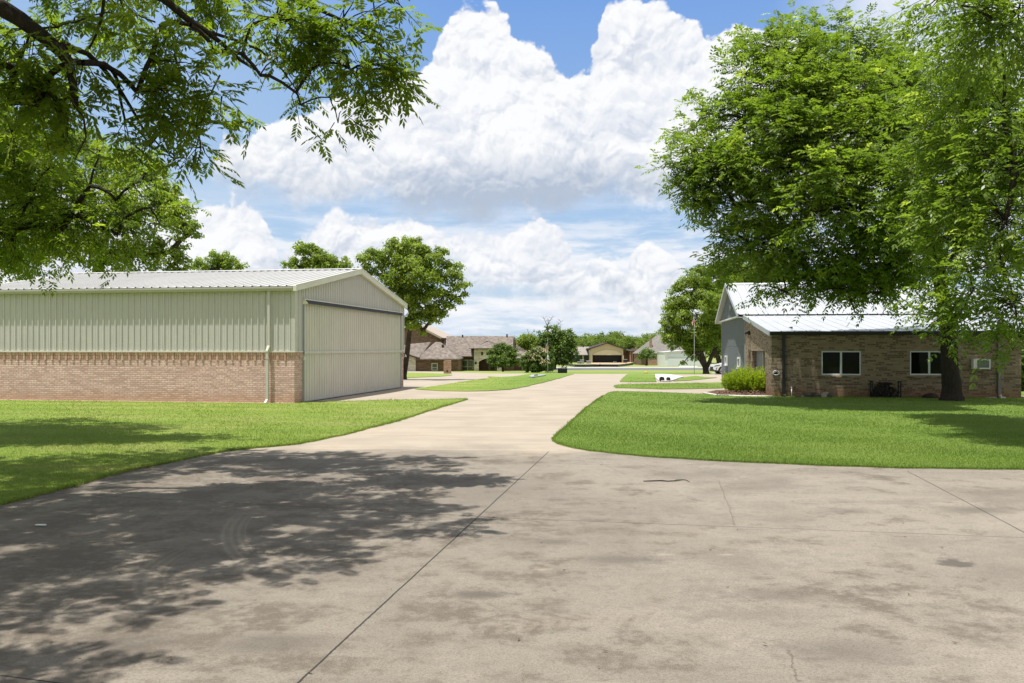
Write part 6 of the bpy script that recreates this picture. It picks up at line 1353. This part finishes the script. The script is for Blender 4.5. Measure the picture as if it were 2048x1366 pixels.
# ============================================================= car, twig, litter
yc = gy(749.0); cx = X(1427.5, yc)
car = thing('parked_car', 'white suv parked nose out beyond the grey gable', 'car', (cx, yc, gz(yc)), 0)
M_CARW = material('white_car_paint', (.74, .75, .76), .22, .5, coat=.6)
LB2, WB2 = 4.6, 1.85
prof = [(0.05, .42), (.0, .55), (.02, .78), (.10, .92), (.35, 1.0), (.95, 1.08), (1.20, 1.12), (1.85, 1.58), (2.3, 1.66), (3.6, 1.62), (4.2, 1.45), (4.52, 1.05), (4.6, .75), (4.55, .40)]
def wheelcut(x0, r, z0=.36): return [(x0 + r * math.cos(q), z0 + r * math.sin(q)) for q in np.linspace(-.15, math.pi + .15, 13)]
w1, w2 = .88, 3.62
low = [(4.4, .26)] + [(p) for p in wheelcut(w2, .42)] + [(w2 - .5, .24), (w1 + .5, .24)] + wheelcut(w1, .42) + [(.30, .28)]
b = MB(); b.prism([(x, 0, z) for x, z in prof[:7]] + [(4.45, 0, 1.10)] + [(x, 0, z) for x, z in prof[11:]] + [(x, 0, z) for x, z in low], (0, WB2, 0)); bd = b.build('body', M_CARW, car, bevel=.03)
b = MB(); g0 = [(1.20, 1.10), (1.85, 1.58), (2.3, 1.66), (3.6, 1.62), (4.2, 1.45), (4.45, 1.09)]
n = len(g0); vs = []
for yv, ins in ((.06, 0), (WB2 - .06, 0)):
    for (x, z) in g0: vs.append((x, yv + (.16 if yv < 1 else -.16) * (z - 1.1) / .55, z))
b._add(vs, [tuple(range(n)), tuple(range(n, 2 * n))[::-1]] + [(i, i + n, i + 1 + n, i + 1) for i in range(n - 1)]); b.build('cabin', M_CARW, car, bevel=.02)
b = MB(); b.poly([(1.55, .055 + .06, 1.16), (1.98, .055 + .13, 1.56), (2.9, .055 + .13, 1.58), (2.9, .055 + .03, 1.16)]); b.build('side_window', M_GLASS, car, solid=.03)
b = MB(); b.quad((1.22, .14, 1.16), (1.84, .26, 1.57), (1.84, WB2 - .26, 1.57), (1.22, WB2 - .14, 1.16)); b.build('windscreen', M_GLASS, car, solid=.03)
for yv in (-.004, WB2 - .20):
    for wx in (w1, w2):
        t_ = MB(); t_.tube([(wx, yv, .36), (wx, yv + .22, .36)], .36, 28); ty = t_.build('wheel', M_BLACK, car, smooth=False)
        t_ = MB(); yy = yv - .012 if yv < 1 else yv + .232
        for k in range(5):
            a = k * 2 * math.pi / 5 + .3
            for da in (-.16, .16):
                t_.tube([(wx + .05 * math.cos(a), yy, .36 + .05 * math.sin(a)), (wx + .25 * math.cos(a + da), yy, .36 + .25 * math.sin(a + da))], [.035, .022], 5)
        ring = [(wx + .26 * math.cos(q), yy, .36 + .26 * math.sin(q)) for q in np.linspace(0, 2 * math.pi, 25)]; t_.tube(ring, .018, 5, cap=False); t_.build('rim', M_GREYT, ty)
for yv in (-.012, WB2 - .35):
    b = MB(); b.prism([(.03, yv, .80), (.10, yv, .89), (.62, yv, .96), (.58, yv, .90), (.2, yv, .82)], (0, .36, 0)); b.build('headlight', M_CHAR, car)
b = MB(); b.box(-.015, .30, .44, .02, WB2 - .3, .74); b.build('grille', M_BLACK, car)
b = MB(); b.prism([(-.02, -.01, .30), (.0, -.01, .42), (.18, -.01, .44), (.42, -.01, .40), (.45, -.01, .27)], (0, WB2 + .02, 0)); b.build('bumper', M_CHAR, car)
b = MB(); b.prism([(.20, -.012, .50), (.30, -.012, .70), (.34, -.012, .68), (.27, -.012, .48)], (0, .02, 0)); b.build('intake', M_BLACK, car)
b = MB(); pts = wheelcut(w1, .46); b.prism([(x, -.014, z) for x, z in pts] + [(x, -.014, z) for x, z in wheelcut(w1, .40)[::-1]], (0, .02, 0)); b.build('wheel_arch', M_BLACK, car)
b = MB(); b.box(-.12, -.25, 0, .18, .05, .22); o = b.build('concrete_block', M_CEMENT, bevel=.02); o.location = ug(1425.5, yc - .5); tag(o, 'small grey block on the pavement before the white suv', 'block')

# fallen stick
pts = [G(u, v, .016) for u, v in ((1287, 964.5), (1304, 964.0), (1322, 963.2), (1336, 964.6), (1350, 963.8), (1364, 961.6), (1372, 962.2), (1380, 966.2))]
c = pts[3].copy(); t = thing('fallen_stick', 'thin crooked dark stick lying on the bare concrete', 'stick', c, 0); b = MB(); b.tube([p - c for p in pts], [.006, .0075, .008, .0075, .007, .006, .0055, .003], 7); b.build('stem', M_BARK, t)
b = MB(); b.tube([pts[4] - c, pts[4] - c + Vector((.03, .06, .012)), pts[4] - c + Vector((.09, .10, .006))], [.004, .003, .002], 5); b.build("twig", M_BARK, t)
p = G(82, 1053, .012); b = MB(); b.prism([(-.06, -.01, 0), (.06, -.02, 0), (.05, .015, 0), (-.04, .02, 0)], (0, 0, .012)); o = b.build('paper_scrap', M_WHITE, bevel=.003); o.location = p; tag(o, 'white scrap lying in the shade on the concrete', 'scrap')
# scattered dry leaflets on the concrete
n = 240; xx = rng.uniform(-6, 6, n); yy = rng.uniform(4.2, 15, n); k = np.abs(xx) < yy * .6; xx, yy = xx[k], yy[k]; k = (rng.random(len(xx)) < np.where(xx < .5, .75, .3)); xx, yy = xx[k], yy[k]; n = len(xx)
an = rng.uniform(0, 6.28, n); L = rng.uniform(.010, .028, n); V = np.empty((n, 4, 3))
for j, (p, q) in enumerate(((-1, 0), (0, -.28), (1, 0), (0, .28))): V[:, j] = np.stack([xx + (p * np.cos(an) - q * np.sin(an)) * L, yy + (p * np.sin(an) + q * np.cos(an)) * L, .010 + rng.uniform(0, .012, n)], 1)
o = np_mesh('fallen_leaves', V.reshape(-1, 3), np.arange(n * 4).reshape(-1, 4), mat=paint('dry_leaflet', (.11, .075, .04), .9, .5, 9)); tag(o, 'small dry leaflets scattered over the concrete', 'leaves', kind='stuff')
